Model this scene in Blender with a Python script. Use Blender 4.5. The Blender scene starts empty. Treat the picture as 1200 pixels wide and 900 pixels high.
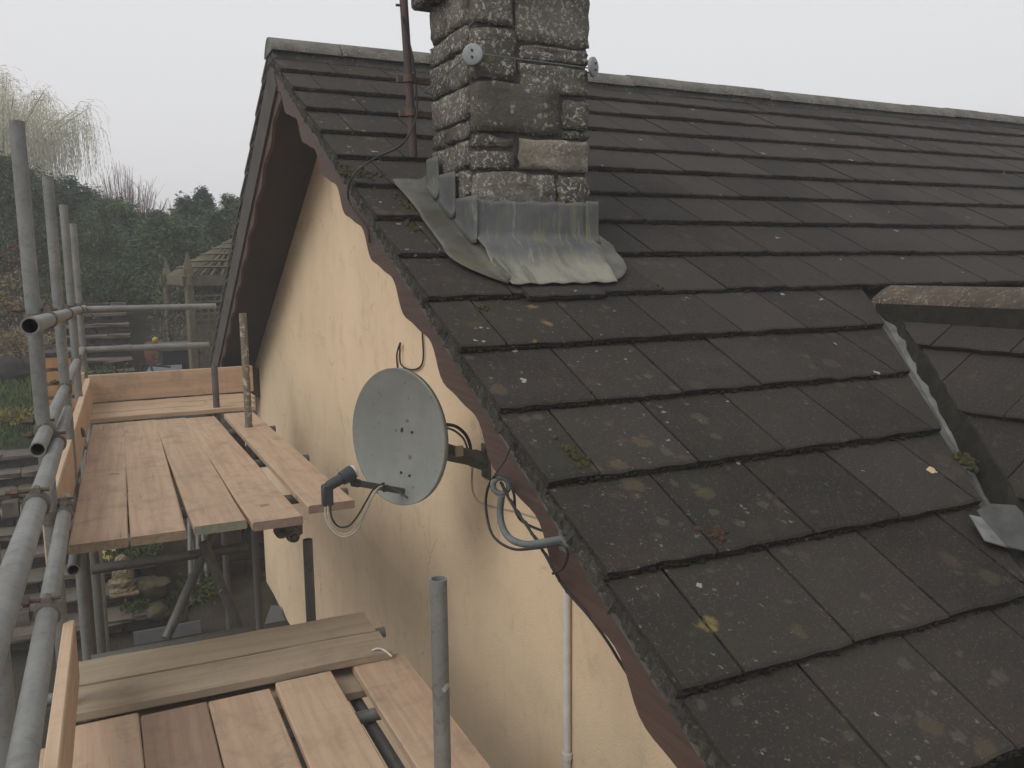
import bpy, bmesh, math, random
import numpy as np
from mathutils import Vector, Matrix, Quaternion

random.seed(7); rng = np.random.default_rng(7)
R_ = math.radians
scene = bpy.context.scene
col = scene.collection

# ------------------------------------------------------------------ camera
CAM = np.array([-1.07662, -5.71507, -1.38519]); YAW, PIT, ROL, FOC = R_(25.8076), R_(-7.8511), R_(-0.6193), 995.285
_f = np.array([math.sin(YAW)*math.cos(PIT), math.cos(YAW)*math.cos(PIT), math.sin(PIT)])
_r = np.array([math.cos(YAW), -math.sin(YAW), 0.0]); _u = np.cross(_r, _f)
_R = _r*math.cos(ROL) + _u*math.sin(ROL); _U = -_r*math.sin(ROL) + _u*math.cos(ROL)
cd = bpy.data.cameras.new('camera'); cam = bpy.data.objects.new('camera', cd); col.objects.link(cam)
cd.sensor_width = 36; cd.lens = FOC/1200*36; cd.clip_start = .05; cd.clip_end = 3000
cam.matrix_world = Matrix(((_R[0], _U[0], -_f[0], CAM[0]), (_R[1], _U[1], -_f[1], CAM[1]), (_R[2], _U[2], -_f[2], CAM[2]), (0, 0, 0, 1)))
scene.camera = cam

# ------------------------------------------------------------------ world, sun, exposure
world = bpy.data.worlds.new('World'); scene.world = world; world.use_nodes = True
SUN_EL, SUN_AZ = R_(42), R_(245)        # azimuth: the sun stands towards -x, a little -y
wn = world.node_tree.nodes; wl = world.node_tree.links
bg = wn['Background']; sky = wn.new('ShaderNodeTexSky'); sky.sky_type = 'NISHITA'; sky.sun_disc = False
sky.sun_elevation = SUN_EL; sky.sun_rotation = R_(248); sky.dust_density = 6; sky.air_density = 1.5
wm = wn.new('ShaderNodeMix'); wm.data_type = 'RGBA'; wm.inputs[0].default_value = .93
wl.new(sky.outputs[0], wm.inputs[6]); wm.inputs[7].default_value = (8.2, 8.2, 8.35, 1)
wl.new(wm.outputs[2], bg.inputs[0]); bg.inputs[1].default_value = 0.1
sl = bpy.data.lights.new('sun', 'SUN'); so = bpy.data.objects.new('sun', sl); col.objects.link(so)
sl.energy = 1.3; sl.angle = R_(35); sl.color = (1.0, .97, .92)
_sd = Vector((-math.cos(SUN_EL)*.93, -math.cos(SUN_EL)*.37, math.sin(SUN_EL)))   # towards the sun
so.rotation_euler = _sd.to_track_quat('Z', 'Y').to_euler()
vs = scene.view_settings; vs.view_transform = 'Standard'; vs.look = 'None'; vs.gamma = 1; vs.exposure = 0.08
vs.use_curve_mapping = False
scene.cycles.volume_bounces = 2; scene.cycles.max_bounces = 8; scene.cycles.diffuse_bounces = 4

# ------------------------------------------------------------------ pixel helpers (photo 1200 x 900)
def ray(u, v):
    d = _R*((u-600)/FOC) - _U*((v-450)/FOC) + _f
    return d/np.linalg.norm(d)
def on(u, v, ax, val):
    d = ray(u, v); return CAM + d*((val-CAM[ax])/d[ax])
def dep(u, v, d):
    return CAM + (_R*((u-600)/FOC) - _U*((v-450)/FOC) + _f)*d
P = R_(27.972); CP, SP = math.cos(P), math.sin(P)          # near slope pitch
PF = R_(29.2); CF, SF = math.cos(PF), math.sin(PF)         # far slope pitch
def roofpt(x, s, o=0.0): return np.array([x, -s*CP - o*SP, -s*SP + o*CP])
def farpt(x, s, o=0.0): return np.array([x, s*CF + o*SF, .03 - s*SF + o*CF])
def onroof(u, v, o=0.0):
    n = np.array([0, -SP, CP]); d = ray(u, v); return CAM + d*((o - n@CAM)/(n@d))

# ------------------------------------------------------------------ object helpers
PL = {}
def empty(name, loc, label, cat, group=None):
    o = bpy.data.objects.new(name, None); col.objects.link(o); o.location = loc; o.empty_display_size = .1
    PL[o] = np.array(loc, float); tag(o, label, cat, group); return o
def tag(o, label=None, cat=None, group=None, kind=None):
    if label: o['label'] = label
    if cat: o['category'] = cat
    if group: o['group'] = group
    if kind: o['kind'] = kind
    return o
def link(name, me, parent=None, world_mat=None):
    o = bpy.data.objects.new(name, me); col.objects.link(o)
    off = np.zeros(3)
    if parent is not None:
        o.parent = parent; off = PL[parent]
    if world_mat is not None: o.matrix_basis = Matrix.Translation(-Vector(off)) @ world_mat
    PL[o] = off
    return o
def npmesh(name, V, F, mats, smooth=False, mi=None, off=None):
    V = np.asarray(V, np.float32); 
    if off is not None: V = V - np.asarray(off, np.float32)
    me = bpy.data.meshes.new(name)
    if isinstance(F, np.ndarray):
        k = F.shape[1]; me.vertices.add(len(V)); me.vertices.foreach_set('co', V.ravel())
        me.loops.add(F.size); me.loops.foreach_set('vertex_index', F.ravel().astype(np.int32))
        me.polygons.add(len(F)); me.polygons.foreach_set('loop_start', np.arange(0, F.size, k, dtype=np.int32))
        me.polygons.foreach_set('loop_total', np.full(len(F), k, np.int32))
        me.update(calc_edges=True)
    else:
        me.from_pydata([tuple(map(float, v)) for v in V], [], F); me.update()
    for m in (mats if isinstance(mats, (list, tuple)) else [mats]): me.materials.append(m)
    if mi is not None: me.polygons.foreach_set('material_index', np.asarray(mi, np.int32))
    if smooth: me.polygons.foreach_set('use_smooth', np.ones(len(me.polygons), bool))
    return me
class MB:
    def __init__(s): s.V = []; s.F = []; s.M = []
    def add(s, V, F, m=0):
        b = len(s.V); s.V.extend([tuple(v) for v in V]); s.F.extend([tuple(i+b for i in f) for f in F]); s.M.extend([m]*len(F)); return s
    def box(s, c, size, rot=None, m=0, bev=0.0):
        hx, hy, hz = [d/2 for d in size]
        if bev <= 0:
            V = [(x, y, z) for x in (-hx, hx) for y in (-hy, hy) for z in (-hz, hz)]
            F = [(0, 1, 3, 2), (4, 6, 7, 5), (0, 4, 5, 1), (2, 3, 7, 6), (0, 2, 6, 4), (1, 5, 7, 3)]
        else:
            bm = bmesh.new(); bmesh.ops.create_cube(bm, size=1)
            for v in bm.verts: v.co = Vector((v.co.x*size[0], v.co.y*size[1], v.co.z*size[2]))
            bmesh.ops.bevel(bm, geom=list(bm.edges), offset=bev, segments=1, affect='EDGES')
            bm.verts.index_update(); V = [tuple(v.co) for v in bm.verts]; F = [tuple(v.index for v in f.verts) for f in bm.faces]; bm.free()
        M = rot if rot is not None else Matrix.Identity(3)
        V = [tuple(M @ Vector(v) + Vector(c)) for v in V]
        return s.add(V, F, m)
    def quadbox(s, quad, n, t, m=0):
        n = np.asarray(n, float); q = [np.asarray(a, float) for a in quad]
        V = q + [a - n*t for a in q]
        return s.add(V, [(0, 1, 2, 3), (7, 6, 5, 4), (0, 4, 5, 1), (1, 5, 6, 2), (2, 6, 7, 3), (3, 7, 4, 0)], m)
    def prism(s, poly, ax0, ax1, m=0):
        # poly: list of 3d points, swept from offset ax0 to ax1 (vectors)
        n = len(poly); a = [np.asarray(p, float)+ax0 for p in poly]; b = [np.asarray(p, float)+ax1 for p in poly]
        return s.add(a+b, [tuple(range(n))[::-1], tuple(range(n, 2*n))] + [(i, (i+1) % n, n+(i+1) % n, n+i) for i in range(n)], m)
    def tube(s, pts, r, seg=10, caps=True, m=0):
        pts = [np.asarray(p, float) for p in pts]; n = len(pts); rr = r if hasattr(r, '__len__') else [r]*n
        T = []
        for i in range(n):
            d = pts[min(i+1, n-1)] - pts[max(i-1, 0)]; T.append(d/(np.linalg.norm(d)+1e-12))
        a = np.array([0, 0, 1.0]) if abs(T[0][2]) < .9 else np.array([1.0, 0, 0])
        nrm = np.cross(T[0], a); nrm /= np.linalg.norm(nrm); V = []
        for i in range(n):
            nrm = nrm - T[i]*(nrm@T[i]); nrm /= np.linalg.norm(nrm); b = np.cross(T[i], nrm)
            for k in range(seg):
                an = 2*math.pi*k/seg; V.append(pts[i] + rr[i]*(math.cos(an)*nrm + math.sin(an)*b))
        F = [(i*seg+k, i*seg+(k+1) % seg, (i+1)*seg+(k+1) % seg, (i+1)*seg+k) for i in range(n-1) for k in range(seg)]
        if caps: F += [tuple(range(seg))[::-1], tuple(range((n-1)*seg, n*seg))]
        return s.add(V, F, m)
    def hollow(s, p0, p1, r=.02415, seg=20, m=0):
        p0 = np.asarray(p0, float); p1 = np.asarray(p1, float); d = (p1-p0)/np.linalg.norm(p1-p0); ri = r*.80
        return s.tube([p0+d*.25, p0, p0, p1, p1, p1-d*.25][0:0] or [p0, p1], r, seg, False, m)._ends(p0, p1, d, r, ri, seg, m)
    def _ends(s, p0, p1, d, r, ri, seg, m):
        for p, e in ((p0, 1), (p1, -1)):
            a = np.array([0, 0, 1.0]) if abs(d[2]) < .9 else np.array([1.0, 0, 0])
            n = np.cross(d, a); n /= np.linalg.norm(n); b = np.cross(d, n); V = []
            for rad, dd in ((r, 0), (ri, 0), (ri, .3)):
                for k in range(seg):
                    an = 2*math.pi*k/seg; V.append(p + d*e*dd + rad*(math.cos(an)*n + math.sin(an)*b))
            F = [(j*seg+k, j*seg+(k+1) % seg, (j+1)*seg+(k+1) % seg, (j+1)*seg+k) for j in range(2) for k in range(seg)] + [tuple(range(2*seg, 3*seg))]
            s.add(V, F, m)
        return s
    def build(s, name, mats, parent=None, smooth=False, fixn=True):
        off = PL[parent] if parent is not None else None
        me = npmesh(name, s.V, s.F, mats, smooth, s.M, off)
        if fixn:
            bm = bmesh.new(); bm.from_mesh(me); bmesh.ops.recalc_face_normals(bm, faces=bm.faces); bm.to_mesh(me); bm.free()
        if smooth:
            try: me.set_sharp_from_angle(angle=R_(38))
            except Exception: pass
        return link(name, me, parent)
    def thing(s, name, mats, label, cat, group=None, smooth=False, kind=None):
        # a one-mesh thing with its origin at its base
        V = np.array(s.V); c = np.array([V[:, 0].mean(), V[:, 1].mean(), V[:, 2].min()])
        me = npmesh(name, V, s.F, mats, smooth, s.M, c)
        bm = bmesh.new(); bm.from_mesh(me); bmesh.ops.recalc_face_normals(bm, faces=bm.faces); bm.to_mesh(me); bm.free()
        if smooth:
            try: me.set_sharp_from_angle(angle=R_(38))
            except Exception: pass
        o = link(name, me); o.location = c; PL[o] = c
        return tag(o, label, cat, group, kind)
def smoothpts(pts, n=8):
    pts = [np.asarray(p, float) for p in pts]; Q = [2*pts[0]-pts[1]] + pts + [2*pts[-1]-pts[-2]]; out = []
    for i in range(1, len(Q)-2):
        for k in range(n):
            t = k/n; a, b, c, d = Q[i-1:i+3]
            out.append(.5*((2*b) + (c-a)*t + (2*a-5*b+4*c-d)*t*t + (3*b-a-3*c+d)*t**3))
    out.append(pts[-1]); return out
_ico = bmesh.new(); bmesh.ops.create_icosphere(_ico, subdivisions=1, radius=1); _ico.verts.index_update()
ICO_V = np.array([v.co[:] for v in _ico.verts]); ICO_F = np.array([[v.index for v in f.verts] for f in _ico.faces]); _ico.free()
_ico = bmesh.new(); bmesh.ops.create_icosphere(_ico, subdivisions=3, radius=1); _ico.verts.index_update()
ICO3_V = np.array([v.co[:] for v in _ico.verts]); ICO3_F = np.array([[v.index for v in f.verts] for f in _ico.faces]); _ico.free()
def lumps(C, S, seed=1):
    g = np.random.default_rng(seed); n = len(C); S = np.asarray(S)
    if S.ndim == 1: S = np.repeat(S[:, None], 3, 1)
    V = ICO_V[None]*(1+.35*g.standard_normal((n, len(ICO_V), 1)).clip(-1.4, 1.4))*S[:, None, :] + np.asarray(C)[:, None, :]
    F = ICO_F[None] + (np.arange(n)*len(ICO_V))[:, None, None]
    return V.reshape(-1, 3), F.reshape(-1, 3)
def vnoise(Pn, sc, seed=0):
    # cheap smooth pseudo-noise
    g = np.random.default_rng(seed); out = 0
    for a in (1, 1.9, 3.7):
        k = g.standard_normal((4, 3))*sc*a; ph = g.uniform(0, 6.28, 4)
        out = out + sum(np.sin(Pn@k[i]+ph[i]) for i in range(4))/(4*a)
    return out

# ------------------------------------------------------------------ materials
class NT:
    def __init__(s, name):
        s.m = bpy.data.materials.new(name); s.m.use_nodes = True; s.n = s.m.node_tree.nodes; s.l = s.m.node_tree.links
        s.b = s.n['Principled BSDF']; s.b.inputs['Specular IOR Level'].default_value = .3
    def node(s, t, **k):
        n = s.n.new(t)
        for a, v in k.items():
            if hasattr(n, a): setattr(n, a, v)
            else: n.inputs[a].default_value = v
        return n
    def geo(s): return s.node('ShaderNodeNewGeometry').outputs['Position']
    def objc(s, scale=(1, 1, 1), rnd=True):
        tc = s.node('ShaderNodeTexCoord'); mp = s.node('ShaderNodeMapping'); s.l.new(tc.outputs['Object'], mp.inputs[0]); mp.inputs['Scale'].default_value = scale
        if rnd:
            oi = s.node('ShaderNodeObjectInfo'); mu = s.node('ShaderNodeMath', operation='MULTIPLY'); mu.inputs[1].default_value = 60; s.l.new(oi.outputs['Random'], mu.inputs[0])
            cb = s.node('ShaderNodeCombineXYZ'); s.l.new(mu.outputs[0], cb.inputs[0]); s.l.new(mu.outputs[0], cb.inputs[1]); s.l.new(cb.outputs[0], mp.inputs['Location'])
        return mp.outputs[0]
    def noise(s, vec, scale, detail=4, rough=.6, dist=0):
        n = s.node('ShaderNodeTexNoise'); n.inputs['Scale'].default_value = scale; n.inputs['Detail'].default_value = detail; n.inputs['Roughness'].default_value = rough; n.inputs['Distortion'].default_value = dist
        s.l.new(vec, n.inputs['Vector']); return n.outputs['Fac']
    def ramp(s, f, a, b):
        r = s.node('ShaderNodeMapRange'); r.interpolation_type = 'SMOOTHSTEP'; r.inputs[1].default_value = a; r.inputs[2].default_value = b; s.l.new(f, r.inputs[0]); return r.outputs[0]
    def mul(s, a, b, op='MULTIPLY'):
        m = s.node('ShaderNodeMath', operation=op)
        for i, v in enumerate((a, b)):
            if isinstance(v, (int, float)): m.inputs[i].default_value = v
            else: s.l.new(v, m.inputs[i])
        return m.outputs[0]
    def mix(s, f, a, b, mode='MIX'):
        m = s.node('ShaderNodeMix', data_type='RGBA'); m.blend_type = mode
        if isinstance(f, (int, float)): m.inputs[0].default_value = f
        else: s.l.new(f, m.inputs[0])
        for i, v in ((6, a), (7, b)):
            if isinstance(v, tuple): m.inputs[i].default_value = (*v[:3], 1)
            else: s.l.new(v, m.inputs[i])
        return m.outputs[2]
    def spots(s, vec, scale, r, keep, soft=.35, warp=.35):
        nn = s.node('ShaderNodeTexNoise'); nn.inputs['Scale'].default_value = scale*2.2; nn.inputs['Detail'].default_value = 3; s.l.new(vec, nn.inputs['Vector'])
        va = s.node('ShaderNodeVectorMath', operation='SCALE'); s.l.new(nn.outputs['Color'], va.inputs[0]); va.inputs['Scale'].default_value = warp/scale
        vb = s.node('ShaderNodeVectorMath', operation='ADD'); s.l.new(vec, vb.inputs[0]); s.l.new(va.outputs[0], vb.inputs[1])
        v = s.node('ShaderNodeTexVoronoi'); v.inputs['Scale'].default_value = scale; s.l.new(vb.outputs[0], v.inputs['Vector'])
        sp = s.node('ShaderNodeSeparateColor'); s.l.new(v.outputs['Color'], sp.inputs[0])
        rad = s.mul(sp.outputs[1], r); d = s.mul(v.outputs['Distance'], rad, 'SUBTRACT'); a = s.ramp(d, soft*r*.3, -soft*r*.3)
        return s.mul(a, s.ramp(sp.outputs[0], keep, keep+.01))
    def rnd(s): return s.node('ShaderNodeObjectInfo').outputs['Random']
    def bump(s, h, st, d=.01):
        b = s.node('ShaderNodeBump'); b.inputs['Strength'].default_value = st; b.inputs['Distance'].default_value = d; s.l.new(h, b.inputs['Height']); s.l.new(b.outputs[0], s.b.inputs['Normal'])
    def done(s, c, rough=.8, spec=None, metal=0):
        if isinstance(c, tuple): s.b.inputs['Base Color'].default_value = (*c[:3], 1)
        else: s.l.new(c, s.b.inputs['Base Color'])
        if isinstance(rough, (int, float)): s.b.inputs['Roughness'].default_value = rough
        else: s.l.new(rough, s.b.inputs['Roughness'])
        s.b.inputs['Metallic'].default_value = metal
        if spec is not None: s.b.inputs['Specular IOR Level'].default_value = spec
        return s.m
def simple(name, c, c2=None, scale=6, rough=.7, bump=.2, bscale=60, metal=0, spec=None, bd=.004, world=True):
    t = NT(name); v = t.geo() if world else t.objc()
    n = t.noise(v, scale, 5, .65); cc = t.mix(t.ramp(n, .3, .7), c, c2 or tuple(x*.7 for x in c))
    t.bump(t.noise(v, bscale, 4, .6), bump, bd); return t.done(cc, rough, spec, metal)

def mat_tile():
    t = NT('roof_tile_concrete'); v = t.geo()
    big = t.noise(v, 1.1, 4, .6); mid = t.noise(v, 9, 5, .65); fine = t.noise(v, 140, 3, .7)
    c = t.mix(t.ramp(big, .35, .68), (.025, .0225, .020), (.041, .0345, .030))
    c = t.mix(t.mul(t.ramp(mid, .42, .75), .6), c, (.019, .019, .0175))
    c = t.mix(t.mul(t.rnd(), .7), c, (.050, .043, .038))
    red = t.noise(v, 1.9, 3, .5); c = t.mix(t.mul(t.ramp(red, .60, .78), .35), c, (.062, .042, .034))
    c = t.mix(t.mul(t.ramp(fine, .56, .68), .60), c, (.115, .098, .082))
    c = t.mix(t.mul(t.ramp(t.noise(v, 75, 2, .6), .66, .72), .35), c, (.13, .118, .10))
    sx = t.node('ShaderNodeSeparateXYZ'); t.l.new(v, sx.inputs[0])
    verge = t.ramp(sx.outputs[0], 1.3, .05); wide = t.ramp(sx.outputs[0], 3.0, .3)
    grn = t.noise(v, 4.2, 4, .65); c = t.mix(t.mul(t.mul(t.ramp(grn, .48, .72), verge), .55), c, (.042, .043, .026))
    pat = t.ramp(t.noise(v, 1.7, 2, .5), .42, .62)
    c = t.mix(t.mul(t.mul(t.mul(t.spots(v, 14, .5, .60, .9, .5), wide), pat), .45), c, (.115, .088, .052))
    c = t.mix(t.mul(t.mul(t.spots(v, 22, .45, .80, .8, .6), wide), .30), c, (.13, .12, .10))
    c = t.mix(t.mul(t.mul(t.ramp(t.noise(v, 34, 4, .7), .63, .70), verge), .65), c, (.21, .20, .17))
    c = t.mix(t.mul(t.spots(v, 17, .26, .95, .5, .9), .7), c, (.42, .41, .38))
    c = t.mix(t.mul(t.mul(t.mul(t.spots(v, 36, .30, .70, .5, .9), verge), t.ramp(t.noise(v, 5, 2, .5), .54, .64)), .7), c, (.40, .40, .37))
    c = t.mix(t.mul(t.mul(t.spots(v, 9, .30, .93, .8, .8), verge), .7), c, (.24, .18, .07))
    t.bump(t.mul(t.noise(v, 210, 3, .7), t.mul(mid, .8), 'ADD'), .8, .004)
    return t.done(c, .92, .14)
M_TILE = mat_tile()
def mat_ridge(name, a, b, lich=.7):
    t = NT(name); v = t.geo(); n = t.noise(v, 7, 5, .65); n2 = t.noise(v, 40, 4, .7)
    c = t.mix(t.ramp(n, .35, .65), a, b); c = t.mix(t.mul(t.ramp(n2, .55, .7), .5), c, (.20, .19, .16))
    c = t.mix(t.mul(t.mul(t.ramp(t.noise(v, 70, 4, .75), .56, .62), t.ramp(t.noise(v, 6, 2, .5), .4, .6)), lich), c, (.34, .33, .29)); c = t.mix(t.mul(t.ramp(t.noise(v, 25, 4, .7), .60, .68), lich*.6), c, (.26, .19, .10))
    t.bump(t.mul(n2, n, 'ADD'), .8, .012); return t.done(c, .95)
M_RIDGE = mat_ridge('ridge_concrete', (.085, .080, .072), (.15, .14, .125)); M_PRIDGE = mat_ridge('porch_ridge', (.095, .072, .050), (.055, .046, .036))
M_BED = mat_ridge('verge_bedding', (.036, .035, .031), (.062, .060, .052), .3)
M_MOSS = simple('moss', (.011, .011, .0085), (.026, .024, .015), 14, 1, .6, 90, bd=.01)
M_MOSSG = simple('moss_green', (.034, .034, .013), (.066, .062, .022), 25, 1, .8, 120, bd=.01)
M_MOSSR = simple('moss_brown', (.05, .028, .020), (.075, .045, .03), 25, 1, .8, 120, bd=.01)
def mat_wall():
    t = NT('painted_render'); v = t.geo()
    n = t.noise(v, 1.3, 5, .6); c = t.mix(t.ramp(n, .3, .75), (.76, .595, .41), (.68, .525, .355))
    mp = t.node('ShaderNodeMapping'); t.l.new(v, mp.inputs[0]); mp.inputs['Scale'].default_value = (1, 3.2, .8)
    st = t.noise(mp.outputs[0], 1.5, 6, .75, .8); c = t.mix(t.mul(t.mul(t.ramp(st, .50, .78), t.ramp(t.noise(v, 1.1, 2, .5), .35, .6)), .5), c, (.46, .38, .27))
    c = t.mix(t.mul(t.ramp(t.noise(v, 2.6, 5, .7), .52, .72), .28), c, (.57, .47, .335)); d = t.noise(v, 5.5, 6, .7); c = t.mix(t.mul(t.ramp(d, .54, .74), .4), c, (.38, .315, .225))
    c = t.mix(t.mul(t.ramp(t.noise(v, 48, 4, .75), .56, .72), .22), c, (.42, .33, .22)); c = t.mix(t.mul(t.spots(v, 9, .10, .80, .5, .8), .7), c, (.22, .17, .11))
    # old patch repair and hairline cracks have shapes of their own
    vo = t.node('ShaderNodeTexVoronoi', feature='DISTANCE_TO_EDGE'); vo.inputs['Scale'].default_value = .9
    nn = t.node('ShaderNodeTexNoise'); nn.inputs['Scale'].default_value = 3; nn.inputs['Detail'].default_value = 6; t.l.new(v, nn.inputs['Vector'])
    va = t.node('ShaderNodeVectorMath', operation='SCALE'); t.l.new(nn.outputs['Color'], va.inputs[0]); va.inputs['Scale'].default_value = .5
    vb = t.node('ShaderNodeVectorMath', operation='ADD'); t.l.new(v, vb.inputs[0]); t.l.new(va.outputs[0], vb.inputs[1]); t.l.new(vb.outputs[0], vo.inputs['Vector'])
    cr = t.mul(t.ramp(vo.outputs['Distance'], .006, .001), t.ramp(t.noise(v, 2.3, 2, .5), .5, .6)); c = t.mix(t.mul(cr, .5), c, (.33, .25, .16))
    t.bump(t.mul(t.noise(v, 95, 5, .7), t.mul(t.noise(v, 7, 4, .5), 1.1), 'ADD'), .6, .006); return t.done(c, .9, .15)
M_WALL = mat_wall()
def mat_brown():
    t = NT('brown_stained_wood'); v = t.geo(); mp = t.node('ShaderNodeMapping'); t.l.new(v, mp.inputs[0]); mp.inputs['Rotation'].default_value = (-P, 0, 0); mp.inputs['Scale'].default_value = (20, 1.0, 30)
    n = t.noise(mp.outputs[0], 2, 5, .7); c = t.mix(t.ramp(n, .3, .7), (.098, .060, .048), (.064, .041, .034))
    c = t.mix(t.mul(t.ramp(t.noise(mp.outputs[0], 5, 5, .75), .64, .72), .6), c, (.26, .19, .16)); t.bump(n, .35, .003); return t.done(c, .7)
M_BROWN = mat_brown(); M_SOFFIT = simple('dark_brown_soffit', (.052, .038, .032), (.038, .030, .026), 4, .75, .1); M_WEATH = simple('weathered_board', (.085, .078, .070), (.055, .050, .045), 6, .85, .4, 50)
M_UNDERC = simple('undercloak', (.12, .115, .10), (.05, .05, .045), 9, .9, .3)
M_FARTILE = simple('far_tile', (.055, .05, .045), (.085, .08, .07), 12, .95, .6, 60)
def mat_stone(name, a, b, lich, ochre):
    t = NT(name); v = t.geo(); n = t.noise(v, 9, 6, .7); n2 = t.noise(v, 55, 4, .7)
    c = t.mix(t.ramp(n, .3, .7), a, b); c = t.mix(t.mul(t.ramp(n2, .55, .72), .6), c, tuple(x*.35 for x in a))
    c = t.mix(t.mul(t.ramp(t.noise(v, 4, 3, .6), .5, .7), .5), c, (.05, .046, .036))
    c = t.mix(t.mul(t.rnd(), .3), c, (.05, .047, .04))
    pz = t.ramp(t.noise(v, 5.5, 3, .6), .58-.3*lich, .80-.3*lich)
    c = t.mix(t.mul(t.mul(t.ramp(t.noise(v, 62, 5, .75), .53, .60), pz), .85), c, (.50, .49, .45))
    c = t.mix(t.mul(t.spots(v, 38, .42, 1-lich*.45, .7, 1.1), .65), c, (.38, .37, .33)); c = t.mix(t.mul(t.spots(v, 16, .40, 1-lich*.2, .8, 1.0), .5), c, (.30, .29, .25))
    c = t.mix(t.mul(t.ramp(t.noise(v, 21, 4, .7), .68-.2*ochre, .76-.2*ochre), .45), c, (.26, .21, .09))
    t.bump(t.mul(n2, t.mul(n, 1.4), 'ADD'), 1.0, .012); return t.done(c, .96, .1)
M_STONE = [mat_stone('chimney_stone_dark', (.145, .13, .105), (.095, .086, .07), .7, .25), mat_stone('chimney_stone_lichen', (.20, .182, .15), (.125, .115, .095), .85, .2), mat_stone('chimney_stone_pale', (.33, .29, .23), (.25, .215, .17), .4, .1)]
M_MORT = simple('old_mortar', (.085, .078, .066), (.045, .042, .037), 20, 1, .8, 70, bd=.01)
def mat_lead():
    t = NT('lead_sheet'); v = t.geo(); mp = t.node('ShaderNodeMapping'); t.l.new(v, mp.inputs[0]); mp.inputs['Scale'].default_value = (9, 2, 1.2)
    n = t.noise(v, 5, 5, .65); c = t.mix(t.ramp(n, .3, .7), (.066, .070, .070), (.118, .122, .118))
    st = t.noise(mp.outputs[0], 2.2, 5, .7); c = t.mix(t.mul(t.ramp(st, .52, .62), .5), c, (.18, .17, .08)); c = t.mix(t.mul(t.ramp(t.noise(mp.outputs[0], 4.5, 4, .7), .57, .66), .35), c, (.30, .30, .26))
    sz = t.node('ShaderNodeSeparateXYZ'); t.l.new(v, sz.inputs[0]); low = t.mul(t.ramp(t.mul(sz.outputs[2], t.mul(n, .10), 'ADD'), -1.255, -1.36), t.ramp(t.noise(mp.outputs[0], 1.5, 4, .6), .3, .55)); c = t.mix(t.mul(low, .6), c, (.32, .31, .24))
    t.bump(t.mul(n, t.noise(mp.outputs[0], 3.0, 4, .7), 'ADD'), .5, .012); return t.done(c, .62, .35, .05)
M_LEAD = mat_lead()
def mat_leaddirty():
    t = NT('lead_mossy'); v = t.geo(); n = t.noise(v, 6, 5, .65); c = t.mix(t.ramp(n, .35, .7), (.065, .062, .046), (.115, .113, .098)); c = t.mix(t.mul(t.ramp(t.noise(v, 3.5, 4, .6), .5, .7), .6), c, (.10, .085, .035)); t.bump(n, .3, .01); return t.done(c, .6, .4, .1)
M_LEADD = mat_leaddirty()
def mat_galv(name='galvanised_tube', a=(.25, .253, .24), b=(.155, .158, .15), rust=.35):
    t = NT(name); v = t.geo(); n = t.noise(v, 4, 6, .75); c = t.mix(t.ramp(n, .25, .75), a, b)
    c = t.mix(t.mul(t.ramp(t.noise(v, 60, 3, .7), .6, .75), .15), c, (.36, .36, .34)); c = t.mix(t.mul(t.ramp(t.noise(v, 27, 5, .75), .50, .68), .45), c, tuple(x*.5 for x in b)); c = t.mix(t.mul(t.ramp(t.noise(v, 18, 5, .7), .58, .72), rust), c, (.16, .09, .05))
    c = t.mix(t.mul(t.spots(v, 9, .14, .90, .5, .9), .7), c, (.62, .61, .57))
    t.bump(t.noise(v, 90, 4, .7), .10, .002); return t.done(c, .55, .4, .25)
M_GALV = mat_galv(); M_GALVD = mat_galv('dull_tube', (.165, .165, .155), (.11, .11, .105), .4); M_SPLAT = None
def mat_splat():
    t = NT('plaster_splashed_tube'); v = t.geo(); n = t.noise(v, 30, 5, .7); c = t.mix(t.ramp(n, .52, .60), (.16, .14, .115), (.42, .38, .31)); sz = t.node('ShaderNodeSeparateXYZ'); t.l.new(v, sz.inputs[0]); c = t.mix(t.ramp(t.mul(sz.outputs[2], t.mul(n, .3), 'ADD'), -2.35, -2.25), (.12, .12, .112), c); t.bump(n, .5, .004); return t.done(c, .9)
M_SPLAT = mat_splat(); M_PURP = simple('purple_painted_tube', (.125, .115, .125), (.085, .08, .085), 20, .7, .2)
M_RUST = simple('rusty_iron', (.13, .085, .062), (.085, .06, .047), 30, .85, .5, 120); M_COUP = simple('coupler_iron', (.17, .152, .13), (.10, .085, .07), 25, .75, .4, 90, metal=.2)
def mat_wood(name, a, b, dirt=.35, gs=1.0):
    t = NT(name); v = t.objc((1.3, 26, 26)); vv = t.objc((1, 1, 1)); n = t.noise(v, gs, 6, .65, .6); c = t.mix(t.ramp(n, .3, .72), a, b)
    c = t.mix(t.mul(t.ramp(t.noise(v, gs*2.6, 3, .6), .62, .72), .35), c, tuple(x*.55 for x in b))
    c = t.mix(t.mul(t.ramp(t.noise(vv, 5, 6, .75), .46, .72), dirt), c, (.21, .165, .125)); c = t.mix(t.mul(t.ramp(t.noise(t.objc((2.2, 60, 60)), 1, 3, .6), .66, .72), .55), c, (.20, .13, .085)); sw = t.objc((55, 3, 3)); c = t.mix(t.mul(t.ramp(t.noise(sw, 1, 2, .5), .55, .75), .16), c, (.30, .22, .16)); c = t.mix(t.mul(t.spots(vv, 5, .16, .78, .5, .6), .55), c, (.10, .065, .04))
    c = t.mix(t.mul(t.rnd(), .25), c, tuple(x*.72 for x in a)); t.bump(n, .3, .003); return t.done(c, .82, .25)
M_BOARD = mat_wood('scaffold_board_pink', (.54, .395, .28), (.43, .30, .21), .55); M_BOARDL = mat_wood('scaffold_board_new', (.58, .43, .30), (.47, .33, .22), .35)
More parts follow.
